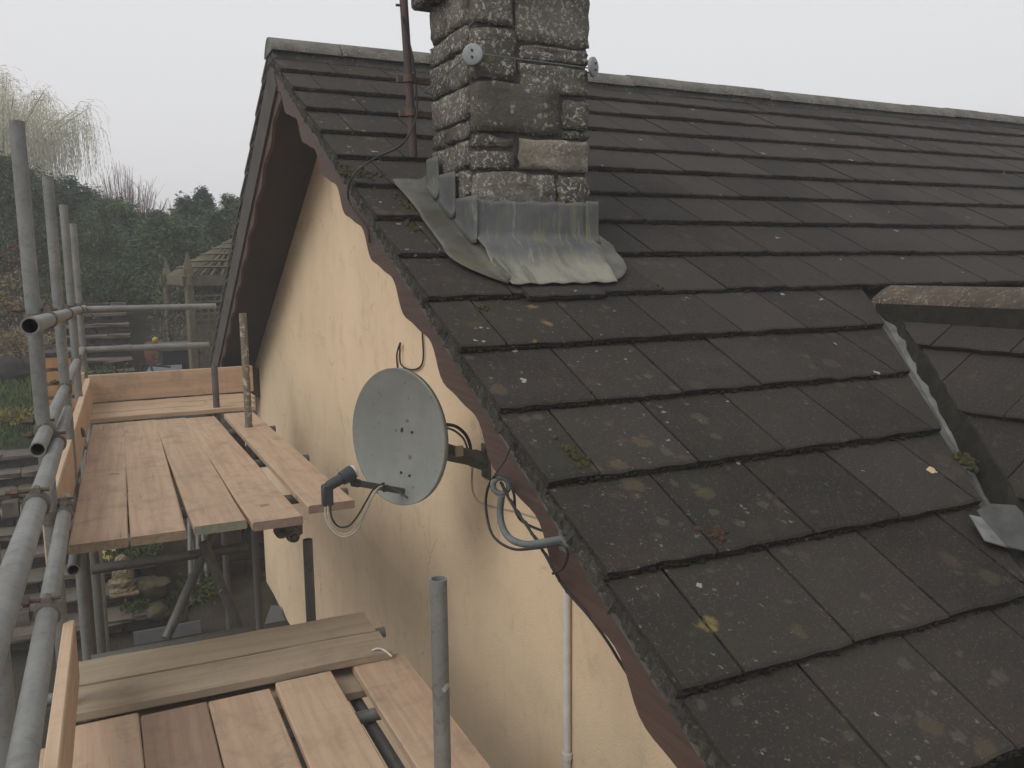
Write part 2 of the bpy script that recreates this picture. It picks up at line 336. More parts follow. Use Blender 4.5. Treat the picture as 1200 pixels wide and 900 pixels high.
M_BOARDG = mat_wood('scaffold_board_grey', (.39, .315, .225), (.29, .235, .165), .5); M_BOARDR = mat_wood('scaffold_board_stained', (.38, .27, .19), (.29, .20, .14), .7)
M_ENDG = simple('green_board_end', (.17, .21, .15), (.28, .25, .18), 30, .85, .3); M_ENDP = simple('purple_board_end', (.24, .17, .15), (.30, .22, .17), 30, .85, .3); M_ENDN = simple('board_end_grain', (.33, .25, .17), (.22, .165, .115), 40, .9, .4)
def mat_dish():
    t = NT('dish_paint'); v = t.objc(); n = t.noise(v, 5, 5, .6); c = t.mix(t.ramp(n, .3, .7), (.235, .245, .23), (.19, .20, .187))
    c = t.mix(t.mul(t.ramp(t.noise(v, 22, 5, .7), .58, .72), .35), c, (.17, .17, .15)); c = t.mix(t.mul(t.spots(v, 26, .30, .80, .5, .6), .8), c, (.10, .095, .075)); c = t.mix(t.mul(t.spots(v, 60, .28, .85, .5, .6), .7), c, (.09, .085, .06)); return t.done(c, .5, .4)
M_DISH = mat_dish(); M_DISHB = simple('dish_back_metal', (.115, .125, .125), (.085, .092, .09), 15, .55, .1, metal=.1); M_LNB = simple('dark_grey_plastic', (.052, .058, .064), (.040, .045, .050), 20, .55, .05)
M_WHITE = simple('white_plastic', (.66, .65, .61), (.55, .54, .49), 10, .5, .05); M_BLACK = simple('black_cable', (.022, .023, .023), (.035, .035, .033), 20, .6, .05); M_CREAMC = simple('pale_cable', (.46, .42, .33), (.36, .33, .26), 20, .6, .05)
M_GREYP = simple('grey_painted_iron', (.16, .18, .18), (.11, .125, .12), 25, .65, .3); M_MAST = simple('red_oxide_mast', (.10, .058, .050), (.062, .050, .048), 14, .7, .3); M_DISC = simple('pale_grey_disc', (.30, .325, .335), (.23, .25, .255), 30, .7, .2)
M_TRELL = simple('tanalised_timber', (.135, .118, .075), (.088, .078, .052), 12, .9, .3); M_TRUNK = simple('bark', (.075, .06, .048), (.045, .037, .03), 12, .95, .7, 40)
M_SLAB = simple('slate_tread', (.125, .108, .086), (.075, .066, .055), 5, .9, .5, 40, bd=.01); M_RISER = [simple('riser_stone_%d' % i, c, tuple(x*.6 for x in c), 9, .95, .7, 50, bd=.012) for i, c in enumerate([(.046, .041, .037), (.062, .051, .040), (.034, .033, .031)])]
M_ROCK = simple('rockery_stone', (.085, .073, .042), (.036, .038, .020), 8, .95, .8, 40, bd=.02); M_STAT = simple('statue_stone', (.30, .245, .16), (.13, .105, .07), 26, .95, 1, 60, bd=.02)
def mat_leaf(name, a, b, c3=None, sc=1.2):
    t = NT(name); v = t.geo(); c = t.mix(t.ramp(t.noise(v, sc, 3, .6), .35, .65), a, b); c = t.mix(t.ramp(t.noise(v, sc*9, 3, .7), .45, .8), c, c3 or tuple(x*1.5 for x in b)); t.b.inputs['Subsurface Weight'].default_value = 0; return t.done(c, .75, .2)
M_CON = mat_leaf('conifer_green', (.040, .072, .034), (.066, .105, .042), (.13, .175, .075)); M_CON2 = mat_leaf('conifer_blue', (.036, .070, .044), (.055, .098, .056), (.10, .150, .085))
M_WIL = mat_leaf('willow_twig', (.42, .41, .29), (.50, .48, .33), (.55, .53, .40), .5); M_BARE = simple('bare_twigs', (.19, .125, .115), (.14, .10, .09), 4, .9, .1)
M_GRASS = mat_leaf('grass_blade', (.055, .105, .025), (.075, .125, .032), (.12, .17, .05), .8); M_SHRUB = mat_leaf('shrub_leaf', (.035, .060, .022), (.06, .09, .03), (.11, .13, .05), 3)
M_RED = mat_leaf('red_leaf', (.13, .025, .03), (.17, .035, .045), (.22, .06, .07), 3); M_DRY = mat_leaf('dry_grass', (.20, .15, .08), (.15, .11, .06), (.26, .20, .11), 3); M_YEL = simple('yellow_flower', (.72, .60, .12), (.70, .66, .45), 60, .6, .1); M_YG = mat_leaf('golden_groundcover', (.13, .125, .03), (.19, .17, .04), (.28, .24, .06), 3)
M_EARTH = simple('garden_soil', (.028, .025, .018), (.046, .041, .028), 3, 1, .9, 25, bd=.03)
M_ORNG = simple('orange_stained_timber', (.42, .225, .085), (.33, .17, .065), 10, .7, .2); M_TERR = simple('terracotta', (.15, .072, .05), (.105, .052, .038), 12, .85, .3); M_BIN = simple('black_bin_plastic', (.028, .030, .036), (.022, .024, .028), 8, .5, .1)
M_BLUE = simple('blue_grey_fabric', (.15, .155, .18), (.10, .105, .125), 8, .8, .2); M_SLATE = simple('grey_sheet', (.115, .12, .13), (.09, .095, .10), 6, .7, .1); M_CANE = simple('bamboo_cane', (.36, .27, .14), (.26, .19, .10), 30, .7, .2)
M_DLEAF = simple('dry_leaf', (.55, .43, .26), (.45, .33, .18), 30, .8, .2)

# ------------------------------------------------------------------ ground
GZ = -4.9
def slope_z(y): return GZ + .44*np.clip(y-3.1, 0, 6.8) + .045*np.clip(y-9.9, 0, 60)
def Hgt(x, y):
    x = np.asarray(x, float); y = np.asarray(y, float)
    left = slope_z(y) - .10
    right = np.where(y < 4.35, GZ, np.where(y < 8.2, -3.25, -3.25 + .62*np.clip(y-8.2, 0, 2.2)))
    bank = np.where(y < 8.2, GZ + 1.65*np.clip((y-3.95)/1.5, 0, 1), right)
    right = np.where(y > 10.4, slope_z(y)-.1, right); bank = np.where(y > 10.4, right, bank)
    w = np.clip((x+.80)/.12, 0, 1); z = left*(1-w) + bank*w
    w2 = np.clip((x+.12)/.1, 0, 1); z = z*(1-w2) + right*w2
    return z
def coords(fine0, fine1, step, far):
    a = list(np.arange(fine0, fine1+1e-6, step)); d = step; l = [fine0]; r = [fine1]
    while r[-1] < far: d *= 1.5; r.append(r[-1]+d); l.append(l[-1]-d)
    return np.array(l[:0:-1] + a + r[1:])
gx = coords(-7, 6, .2, 260); gy = coords(-6, 14, .2, 260); GX, GY = np.meshgrid(gx, gy)
near = np.exp(-((GX+1)/9)**2-((GY-4)/12)**2)
GZZ = Hgt(GX, GY) + .03*near*vnoise(np.stack([GX.ravel(), GY.ravel(), 0*GX.ravel()], 1), 1.6, 3).reshape(GX.shape)
nx, ny = len(gx), len(gy); idx = np.arange(nx*ny).reshape(ny, nx)
me = npmesh('ground', np.stack([GX.ravel(), GY.ravel(), GZZ.ravel()], 1), np.stack([idx[:-1, :-1], idx[:-1, 1:], idx[1:, 1:], idx[1:, :-1]], -1).reshape(-1, 4), M_EARTH, True)
tag(link('ground', me), kind='structure')

# ------------------------------------------------------------------ house
HX1 = 9.6; XW = .42; YW0, YW1 = -4.75, 3.86
house = empty('house', (4.5, 0, GZ), 'cream rendered bungalow with dark tiled gable roof and stone chimney', 'house')
# walls
w = MB(); prof = [(YW0, GZ-.3), (YW1, GZ-.3), (YW1, .03-YW1*math.tan(PF)-.22), (0, -.20), (YW0, YW0*math.tan(P)-.18)]
w.prism([(0, y, z) for y, z in prof], np.array([XW, 0, 0]), np.array([XW+.28, 0, 0]))
w.build('gable_wall', M_WALL, house)
b = MB(); b.box((HX1/2+XW/2+.15, YW1-.14, (GZ-.3-2.35)/2), (HX1-XW-.3, .27, 2.25)); b.build('side_wall', M_WALL, house)
b = MB(); b.box((HX1/2+XW/2+.15, YW0+.14, (GZ-.3-2.8)/2), (HX1-XW-.3, .27, 2.25)); b.build('side_wall', M_WALL, house)
# roof deck
deck = MB()
deck.quadbox([roofpt(.06, .02, -.075), roofpt(HX1, .02, -.075), roofpt(HX1, 5.2, -.075), roofpt(.06, 5.2, -.075)], np.array([0, -SP, CP]), .03)
deck.quadbox([farpt(HX1, .02, -.075), farpt(.06, .02, -.075), farpt(.06, 5.2, -.075), farpt(HX1, 5.2, -.075)], np.array([0, SF, CF]), .03)
roof = deck.build('roof', M_SOFFIT, house)
# tiles ----------------------------------------------------------
TW, TG, S0, TT = .343, .3448, .0612, .022
SLT = -.026/TG
def tile_verts(w_, L, seed, nseg=7):
    g = np.random.default_rng(seed); V = []; xs = np.linspace(.002, w_-.002, nseg)
    jit = g.normal(0, .0022, nseg); jz = g.normal(0, .0012, nseg)
    for i, x in enumerate(xs): V.append((x, jit[i], -.004+jz[i]))              # front top lip
    for i, x in enumerate(xs): V.append((x, .008+jit[i], SLT*.008+.0003+jz[i]*.5))     # rounded edge
    for i, x in enumerate(xs): V.append((x, L, SLT*L))
    for i, x in enumerate(xs): V.append((x, .002+jit[i]*1.5, -TT+jz[i]))
    F = []
    for i in range(nseg-1):
        F += [(i, i+1, nseg+i+1, nseg+i), (nseg+i, nseg+i+1, 2*nseg+i+1, 2*nseg+i), (3*nseg+i, 3*nseg+i+1, i+1, i)]
    n = nseg; F += [(0, n, 2*n, 3*n), (n-1, 4*n-1, 3*n-1, 2*n-1)]
    return np.array(V), F
RB = Matrix(((1, 0, 0), (0, CP, -SP), (0, SP, CP)))   # local x, y(upslope), z(normal) -> world
TV = [tile_verts(TW-.004, .40, 100+i) for i in range(8)]; TVH = [tile_verts(TW/2-.004, .40, 200+i, 4) for i in range(4)]
TM = [npmesh('roof_tile', V, F, M_TILE) for V, F in TV]; TMH = [npmesh('roof_tile', V, F, M_TILE) for V, F in TVH]
VL0 = np.array([2.135, -2.879]); VL1 = np.array([1.379, -4.035]); VD = (VL1-VL0)/np.linalg.norm(VL1-VL0); VN = np.array([-VD[1], VD[0]])
if VN[0] < 0: VN = -VN           # points to +x (porch side)
def vside(x, y, off=0.0): return (x-VL0[0])*VN[0] + (y-VL0[1])*VN[1] - off
todo = []
for k in range(1, 16):
    s = S0 + k*TG; x = 0.0; first = True
    while x < HX1-.1:
        half = (k % 2 == 0 and first); wd = TW/2 if half else TW; first = False
        xs = [x, x+wd]; ys = [-s*CP, -(s-.4)*CP]
        sd = [vside(a, bb) for a in xs for bb in ys]
        below = s > 3.3
        state = 'keep'
        if below and min(sd) > 0: state = 'drop'
        elif below and max(sd) > 0 and (x > 1.0): state = 'cut'
        if state == 'cut' and s < 3.45 and x > 2.2: state = 'keep' if s < 3.3 else state
        if x > .37 and x+wd < .86 and -s*CP > -2.4 and -(s-.34)*CP < -1.98: state = 'drop'
        if state != 'drop': todo.append((k, s, x, half, state))
        x += wd
def dist(t): return np.linalg.norm(roofpt(t[2]+.17, t[1]-.17)-CAM)
vis = [t for t in todo]; vis.sort(key=dist)
RestV, RestF = [], []
cnt = 0
for t in vis:
    k, s, x, half, state = t; i = random.randrange(100)
    M = Matrix.Translation(Vector(roofpt(x+.002, s, random.gauss(0, .0012)))) @ RB.to_4x4() @ Matrix.Rotation(random.gauss(0, .0035), 4, 'Z') @ Matrix.Rotation(random.gauss(0, .004), 4, 'Y')
    V, F = (TVH[i % 4] if half else TV[i % 8])
    if state == 'cut':
        bm = bmesh.new(); vv = [bm.verts.new(M @ Vector(v)) for v in V]
        for f in F: bm.faces.new([vv[j] for j in f])
        bmesh.ops.bisect_plane(bm, geom=list(bm.verts)+list(bm.edges)+list(bm.faces), plane_co=(VL0[0], VL0[1], 0), plane_no=(VN[0], VN[1], 0), clear_outer=True)
        es = [e for e in bm.edges if e.is_boundary]
        if len(bm.faces) == 0: bm.free(); continue
        off = PL[roof]
        for v in bm.verts: v.co -= Vector(off)
        me = bpy.data.meshes.new('roof_tile'); bm.to_mesh(me); bm.free(); me.materials.append(M_TILE); link('roof_tile', me, roof); cnt += 1; continue
    if cnt < 268:
        link('roof_tile', (TMH[i % 4] if half else TM[i % 8]), roof, M); cnt += 1
    else:
        bN = len(RestV); RestV += [tuple(M @ Vector(v)) for v in V]; RestF += [tuple(j+bN for j in f) for f in F]
me = npmesh('distant_tiles', RestV, RestF, M_TILE, off=PL[roof]); tag(link('distant_tiles', me, roof), kind='stuff')
# short cut tile pushed in under the chimney apron
a = onroof(610, 346)
M = Matrix.Translation(Vector(roofpt(.395, S0+9*TG+.035, .008))) @ RB.to_4x4()
o = link('roof_tile', npmesh('roof_tile', *tile_verts(.345, .2, 77), M_TILE), roof, M)
# far slope courses (only their verge ends can be seen)
fb = MB()
for k in range(1, 16):
    s = k*TG
    fb.quadbox([farpt(0, s-.40, -.034), farpt(HX1, s-.40, -.034), farpt(HX1, s, 0), farpt(0, s, 0)], np.array([0, SF, CF]), .026)
tag(fb.build('far_slope_tiles', M_FARTILE, roof), kind='stuff')
# ridge tiles
x = -.005; i = 0
while x < HX1:
    L = .448; mb = MB(); V = []; g = random.Random(i); dz = g.gauss(0, .004)
    prof = [(-.135, -.058), (-.128, -.030), (-.085, .012), (-.04, .036), (0, .045), (.04, .036), (.085, .010), (.128, -.034), (.135, -.062)]
    n = len(prof)
    for xx in (x, x+.006, x+L-.010, x+L-.004):
        sc = .94 if xx in (x, x+L-.004) else 1
        for (yy, zz) in prof: V.append((xx, yy*sc, zz*1.0+dz+.02 - (0 if sc == 1 else .004)))
    F = [(j*n+q, j*n+q+1, (j+1)*n+q+1, (j+1)*n+q) for j in range(3) for q in range(n-1)] + [tuple(range(n)), tuple(range(3*n, 4*n))[::-1]]
    mb.add(V, F); mb.build('ridge_tile', M_RIDGE, house, True); x += L; i += 1
# ridge bedding mortar
mb = MB(); mb.prism([(0, -.125, -.085), (0, .125, -.085), (0, .09, .01), (0, -.09, .01)], np.array([.006, 0, 0]), np.array([HX1, 0, 0])); mb.build('ridge_bedding', M_BED, house)
# bargeboards, bedding, undercloak, soffit
def scal(s, base, amp):
    t = ((s-.05) % .48)/.48          # ogee: slow fall, quick return
    return base + amp*(math.cos(2*math.pi*(t-.0)) - .28*math.sin(4*math.pi*t))
def board_profile(fn, s0, s1, top, base, amp, x0, x1, name, mat, n=160):
    mb = MB(); V = []; ss = np.linspace(s0, s1, n)
    for s in ss:
        d = scal(s, base, amp)
        V += [fn(x0, s, -top), fn(x0, s, -d), fn(x1, s, -d), fn(x1, s, -top)]
    F = [(4*i+a, 4*i+(a+1) % 4, 4*(i+1)+(a+1) % 4, 4*(i+1)+a) for i in range(n-1) for a in range(4)] + [(0, 1, 2, 3), (4*n-4, 4*n-3, 4*n-2, 4*n-1)]
    mb.add(V, F); return mb.build(name, mat, house)
board_profile(roofpt, .03, 5.15, .098, .205, .030, .022, .050, 'bargeboard', M_BROWN)
board_profile(farpt, .03, 5.10, .30, .375, .028, .030, .052, 'bargeboard', M_BROWN)
board_profile(farpt, .03, 5.12, .075, .31, .0, .012, .0295, 'verge_board', M_WEATH)
def strip(fn, s0, s1, d0, d1, x0, x1, jit, name, mat, n=150, seed=3, step=False):
    g = np.random.default_rng(seed); mb = MB(); V = []
    for s in np.linspace(s0, s1, n):
        j = g.normal(0, jit, 4)
        if step: d0 = .024 + .026*(1-((s-S0)/TG % 1))
        V += [fn(x0+j[0], s, -d0), fn(x0+j[1], s, -d1+j[2]), fn(x1, s, -d1+j[2]), fn(x1, s, -d0)]
    F = [(4*i+a, 4*i+(a+1) % 4, 4*(i+1)+(a+1) % 4, 4*(i+1)+a) for i in range(n-1) for a in range(4)] + [(0, 1, 2, 3), (4*n-4, 4*n-3, 4*n-2, 4*n-1)]
    mb.add(V, F); return mb.build(name, mat, house)
strip(roofpt, .07, 5.22, .024, .086, .010, .07, .0055, 'verge_bedding', M_BED, 420, step=True)
strip(roofpt, .0, 5.20, .0865, .093, .008, .07, .001, 'undercloak', M_UNDERC)
strip(farpt, .0, 5.20, .028, .07, .008, .06, .004, 'verge_bedding', M_BED, seed=5)
mb = MB(); mb.quadbox([farpt(.0525, .0, -.25), farpt(XW+.02, .0, -.25), farpt(XW+.02, 4.72, -.25), farpt(.0525, 4.72, -.25)], np.array([0, SF, CF]), -.02); mb.build('soffit', M_SOFFIT, house)
mb = MB(); mb.quadbox([roofpt(.0505, .0, -.17), roofpt(XW+.02, .0, -.17), roofpt(XW+.02, 5.1, -.17), roofpt(.0505, 5.1, -.17)], np.array([0, -SP, CP]), -.02); mb.build('soffit', M_SOFFIT, house)
mb = MB(); e = farpt(0, 4.72, -.25); mb.box((.235, e[1]-.1, e[2]-.10), (.36, .62, .30)); mb.build('box_end', M_SOFFIT, house)
mb = MB(); mb.quadbox([farpt(.06, 5.14, -.03), farpt(HX1, 5.14, -.03), farpt(HX1, 5.14, -.22), farpt(.06, 5.14, -.22)], np.array([0, 1, 0]), .025); mb.build('fascia', M_BROWN, house)
mb = MB(); mb.quadbox([roofpt(.06, 5.14, -.03), roofpt(HX1, 5.14, -.03), roofpt(HX1, 5.14, -.22), roofpt(.06, 5.14, -.22)], np.array([0, -1, 0]), .025); mb.build('fascia', M_BROWN, house)

# porch (cross) roof
XR, ZR, QP = 2.30, -1.53, R_(36); CQ, SQ = math.cos(QP), math.sin(QP)
def crosspt(y, t, o=0.0): return np.array([XR - t*CQ - o*SQ, y, ZR - t*SQ + o*CQ])
RC = Matrix(((0, CQ, -SQ), (-1, 0, 0), (0, SQ, CQ)))     # local x -> -y, y -> upslope (+x), z normal
dk = MB()
def vx(y, off): return VL0[0] + (y-VL0[1])*VD[0]/VD[1] + off
yy = [-2.95, -5.4]
dk.quadbox([crosspt(-2.95, .03, -.075), crosspt(-5.4, .03, -.075), crosspt(-5.4, 2.0, -.075), (vx(-2.95, .16), -2.95, crosspt(0, (XR-vx(-2.95, .16))/CQ, -.075)[2])], np.array([-SQ, 0, CQ]), .03)
dk.quadbox([(XR, -2.95, ZR-.08), (XR, -5.4, ZR-.08), (XR+1.6, -5.4, ZR-1.24), (XR+1.6, -2.95, ZR-1.24)], np.array([SQ, 0, CQ]), .05)
porch = dk.build('porch_roof', M_SOFFIT, house)
for k in range(-1, 5):
    t = .335 + k*.335; y = -2.62 - (.17 if k % 2 else .0)
    while y > -5.3:
        M = Matrix.Translation(Vector(crosspt(y, t, random.gauss(0, .002)))) @ RC.to_4x4() @ Matrix.Rotation(random.gauss(0, .006), 4, 'Z')
        V, F = TV[random.randrange(8)]; W = [M @ Vector(v) for v in V]
        OFF = .105
        sd = [vside(p.x, p.y, OFF) for p in W]
        y -= TW
        if max(sd) < 0: continue
        bm = bmesh.new(); vv = [bm.verts.new(p) for p in W]
        for f in F: bm.faces.new([vv[j] for j in f])
        if min(sd) < 0:
            c0 = VL0 + VN*OFF
            bmesh.ops.bisect_plane(bm, geom=list(bm.verts)+list(bm.edges)+list(bm.faces), plane_co=(c0[0], c0[1], 0), plane_no=(-VN[0], -VN[1], 0), clear_outer=True)
        # keep clear of the main slope above the meeting point
        bmesh.ops.bisect_plane(bm, geom=list(bm.verts)+list(bm.edges)+list(bm.faces), plane_co=(XR+.02, 0, 0), plane_no=(1, 0, 0), clear_outer=True)
        if len(bm.faces) == 0: bm.free(); continue
        for v in bm.verts: v.co -= Vector(PL[porch])
        me = bpy.data.meshes.new('roof_tile'); bm.to_mesh(me); bm.free(); me.materials.append(M_TILE); link('roof_tile', me, porch)
y = -2.86
for i in range(6):
    mb = MB(); V = []; prof = [(-.134, -.088), (-.132, -.070), (-.112, -.045), (-.06, -.012), (0, .010), (.06, -.012), (.115, -.062), (.13, -.12)]; n = len(prof)
    for a_ in (y, y-.446):
        for (xx, zz) in prof: V.append((XR+xx, a_, ZR+zz+.030))
    mb.add(V, [(q, q+1, n+q+1, n+q) for q in range(n-1)] + [tuple(range(n)), tuple(range(n, 2*n))]); mb.build('ridge_tile', M_PRIDGE, porch, True); y -= .449
mb = MB(); mb.prism([(XR-.150, 0, ZR-.155), (XR-.138, 0, ZR-.040), (XR+.138, 0, ZR-.040), (XR+.150, 0, ZR-.155)], np.array([0, -2.90, 0]), np.array([0, -5.5, 0])); mb.build('ridge_bedding', M_MOSS, porch)
# black packed edge along the cut tiles of the porch
mb = MB(); g = np.random.default_rng(4); V = []; n = 46
for i, yv in enumerate(np.linspace(-2.90, -5.0, n)):
    xv = vx(yv, 0) + .112/abs(VN[0]); c = crosspt(yv, (XR-xv)/CQ, 0); j = g.normal(0, .006, 3)
    V += [(xv-.012+j[0], yv, c[2]-.004+j[1]), (xv-.05+j[2], yv, c[2]-.10), (xv+.05, yv, c[2]-.10), (xv+.05, yv, c[2]-.03)]
mb.add(V, [(4*i+a, 4*i+(a+1) % 4, 4*(i+1)+(a+1) % 4, 4*(i+1)+a) for i in range(n-1) for a in range(4)] + [(0, 1, 2, 3)]); mb.build('valley_bedding', M_MOSS, porch)
# valley trough
mb = MB(); V = []; n = 30
for i, yv in enumerate(np.linspace(-2.84, -4.95, n)):
    for o_, dz in ((-.10, -.045), (.02, -.050), (.07, -.075), (.13, -.055), (.22, -.02)):
        xv = vx(yv, o_); V.append((xv, yv, yv*math.tan(P)+dz))
mb.add(V, [(5*i+a, 5*i+a+1, 5*(i+1)+a+1, 5*(i+1)+a) for i in range(n-1) for a in range(4)])
M_VAL = simple('pale_valley_sheet', (.19, .195, .19), (.085, .085, .075), 9, .6, .3, metal=.1); mb.build('valley_gutter', M_VAL, house, True)
# loose lead slip poking out of the valley
M_SLIP = simple('dull_lead_offcut', (.085, .088, .085), (.05, .052, .045), 12, .6, .3, metal=.1)
mb = MB(); q = [onroof(1145, 598, .014), onroof(1170, 638, .012), onroof(1205, 646, .012), onroof(1240, 640, .02), onroof(1190, 592, .03), onroof(1160, 590, .02)]
mb.prism(q, np.zeros(3), np.array([0, .002, -.004])); slip = mb.build('lead_slip', M_SLIP, house)
mb = MB(); q = [onroof(1136, 603, .016), onroof(1154, 633, .016), onroof(1180, 641, .016), onroof(1150, 606, .018)]
mb.prism(q, np.zeros(3), np.array([0, .001, -.003])); mb.build('folded_edge', M_VAL, slip)

# ------------------------------------------------------------------ chimney
CX0, CX1, CY0, CY1 = .36, .872, -2.45, -1.96
ZT = -.235
core = MB(); core.box(((CX0+CX1)/2, (CY0+CY1)/2, (ZT-1.55)/2), (CX1-CX0-.008, CY1-CY0-.008, abs(-1.55-ZT))); chim = core.build('chimney', M_MORT, house)
def stone(x0, x1, y0, y1, z0, z1, mat, seed, face):
    g = np.random.default_rng(seed); nx_, ny_, nz_ = 6, 4, 4
    if face == 'y': N = (7, 3, 5)
    else: N = (3, 7, 5)
    bm = bmesh.new(); bmesh.ops.create_cube(bm, size=1)
    bmesh.ops.subdivide_edges(bm, edges=list(bm.edges), cuts=4, use_grid_fill=True)
    bm.verts.index_update(); V = np.array([v.co[:] for v in bm.verts]); F = [tuple(v.index for v in f.verts) for f in bm.faces]; bm.free()
    S = np.array([x1-x0, y1-y0, z1-z0]); c = np.array([(x0+x1)/2, (y0+y1)/2, (z0+z1)/2])
    W = V*S; r = min(.009, S.min()*.2)
    inner = np.clip(W, -(S/2-r), (S/2-r)); d = W-inner; ln = np.linalg.norm(d, axis=1, keepdims=True); W = inner + np.where(ln > 1e-9, d/np.maximum(ln, 1e-9)*r, 0)*np.where(ln > r*.99, 1, 1)
    W = W +   .0065*np.stack([vnoise(W+c, 26, seed+a) for a in range(3)], 1) + .0035*g.standard_normal(W.shape)
    me = npmesh('stone_block', W+c, F, mat, True, off=PL[chim])
    link('stone_block', me, chim)
def fz(zy): return on(380+735/3, zy/3, 1, CY0)[2]
def fx(zx): return np.interp(zx, [545, 925], [CX0+.0, CX1])
FR = [[(545, 668, -60, 106, 1), (676, 925, -60, 152, 1)], [(545, 676, 116, 292, 0), (688, 925, 160, 216, 1), (688, 925, 228, 326, 1)], [(545, 822, 305, 474, 0), (834, 925, 345, 446, 0), (834, 925, 455, 482, 0)],
      [(545, 664, 487, 528, 0), (545, 660, 540, 604, 0), (680, 925, 488, 600, 2)], [(545, 806, 612, 730, 1), (816, 925, 612, 730, 0)]]
sd = 10
for row in FR:
    for (a, b_, c_, d_, m_) in row:
        x0, x1 = fx(a), fx(b_); z1, z0 = fz(c_), fz(d_); z1 = min(z1, ZT-.004)
        if a == 545: x0 -= .008
        if b_ == 925: x1 += .008
        g = random.Random(sd); stone(x0+.002, x1-.002, CY0-.009-g.uniform(0, .008), CY0+.07, z0, z1, M_STONE[m_], sd, 'y'); sd += 1
zb = [ZT-.004, -.40, -.50, -.64, -.78, -.86, -.98, -1.10, -1.26]
for i in range(len(zb)-1):
    z1, z0 = zb[i]-.004, zb[i+1]+.008
    cut = [CY0+.075, CY0+.075+random.uniform(.16, .28), CY1+.008]
    if i % 2: cut = [CY0+.075, CY1+.008]
    for j in range(len(cut)-1):
        stone(CX0-.009-random.uniform(0, .008), CX0+.07, cut[j]+.004, cut[j+1]-.006, z0, z1, M_STONE[random.choice((0, 1, 1))], sd, 'x'); sd += 1
    stone(CX1-.07, CX1+.010, CY0+.075, CY1+.005, z0, z1, M_STONE[0], sd, 'x'); sd += 1
    stone(CX0+.08, CX1-.08, CY1-.07, CY1+.010, z0, z1, M_STONE[1], sd, 'y'); sd += 1
# cap slab and pot above the frame
cp = MB(); cp.box(((CX0+CX1)/2, (CY0+CY1)/2, ZT+.045), (CX1-CX0+.15, CY1-CY0+.15, .085), bev=.012); cp.build('cap_slab', M_STONE[0], chim)
cp = MB(); cp.tube([((CX0+CX1)/2, (CY0+CY1)/2, ZT+.088), ((CX0+CX1)/2, (CY0+CY1)/2, ZT+.20), ((CX0+CX1)/2, (CY0+CY1)/2, ZT+.45)], [.14, .125, .115], 20); cp.build('chimney_pot', M_TERR, chim, True)
# lead work
def sheet(name, G, mat, th=.004, parent=chim):
    G = np.array(G, float); a, b_ = G.shape[:2]; idx = np.arange(a*b_).reshape(a, b_)
    F = np.stack([idx[:-1, :-1], idx[:-1, 1:], idx[1:, 1:], idx[1:, :-1]], -1).reshape(-1, 4)
    me = npmesh(name, G.reshape(-1, 3), F, mat, True, off=PL[parent]); o = link(name, me, parent)
    md = o.modifiers.new('thick', 'SOLIDIFY'); md.thickness = th; md.offset = 1 if False else 0; return o
zbend = CY0*math.tan(P)
G = []
for i, v in enumerate(np.linspace(0, 1, 18)):
    row = []
    for j, u in enumerate(np.linspace(0, 1, 25)):
        if v < .5:
            t = v/.5; z = -1.115 + t*(zbend+.045+1.115); y = CY0-.036-.004*t; x0, x1 = CX0-.024-.01*t, CX1+.014
        elif v < .68:
            t = (v-.5)/.18; z = zbend+.045-.045*t-.02*t*t; y = CY0-.040-.07*t*t-.03*t; x0, x1 = CX0-.034+.01*t, CX1+.012
        else:
            t = (v-.68)/.32; yy0 = CY0-.14; s0_ = -yy0/CP; s = s0_ + t*(3.122-s0_)
            p = roofpt(0, s, .016); y, z = p[1], p[2]; x0, x1 = CX0-.024+.02*t, CX1+.012-.05*t
        x = x0+(x1-x0)*u
        wr = .0022*math.sin(u*17+1.3*math.sin(v*3))*(1 if .1 < v < .8 else .4)
        row.append((x, y-wr*.7, z+wr*.6 + .003*math.sin(u*31+v*9)))
    G.append(row)
sheet('lead_apron', G, M_LEAD)
# right-hand corner wrap and the piece that lies on the tiles
G = []
for i, v in enumerate(np.linspace(0, 1, 12)):
    row = []
    for j, u in enumerate(np.linspace(0, 1, 8)):
        y = CY0-.046-.02*max(0, v-.8)*5*.6; z = -1.108+v*(zbend+.012+1.108); x = CX1-.030+u*(.066+.02*max(0, v-.7)); row.append((x, y-.004*math.sin(u*6), z))
    G.append(row)
sheet('lead_corner', G, M_LEAD)
G = []
for v in np.linspace(0, 1, 22):
    row = []; s = 2.28+v*.825
    xo = np.interp(s, [2.28, 2.45, 2.6, 2.78, 2.9, 3.0, 3.06, 3.105], [.885, .945, .985, 1.0, .99, .955, .90, .83])
    for u in np.linspace(0, 1, 10):
        xi = CX1+.004 if s < 2.80 else CX1-.06; x = xi+(xo-xi)*u; k = math.floor((s-S0)/TG); fr = (s-S0)/TG-k
        row.append(tuple(roofpt(x, s, .012-.012*(1-fr)*u + (.05*(1-u)**3 if s < 2.8 else -.010*(1-u)) + .002*math.sin(9*u+7*v))))
    G.append(row)
sheet('lead_soaker', G, M_LEADD)
G = []
for v in np.linspace(0, 1, 26):
    row = []; s = 2.10+v*1.0
    xo = .185+.012*math.sin(v*4); 
    if v > .72: xo += .17*((v-.72)/.28)**2
    for u in np.linspace(0, 1, 9):
        x = xo+(CX0-.006-xo)*u; k = math.floor((s-S0)/TG); fr = (s-S0)/TG-k
        o_ = .010+.003*math.sin(9*v+4*u) - .016*(1-fr)*.6
        p = roofpt(x, s, o_ + .05*max(0, u-.8)/.2*.6); row.append(tuple(p))
    G.append(row)
sheet('lead_soaker', G, M_LEADD)
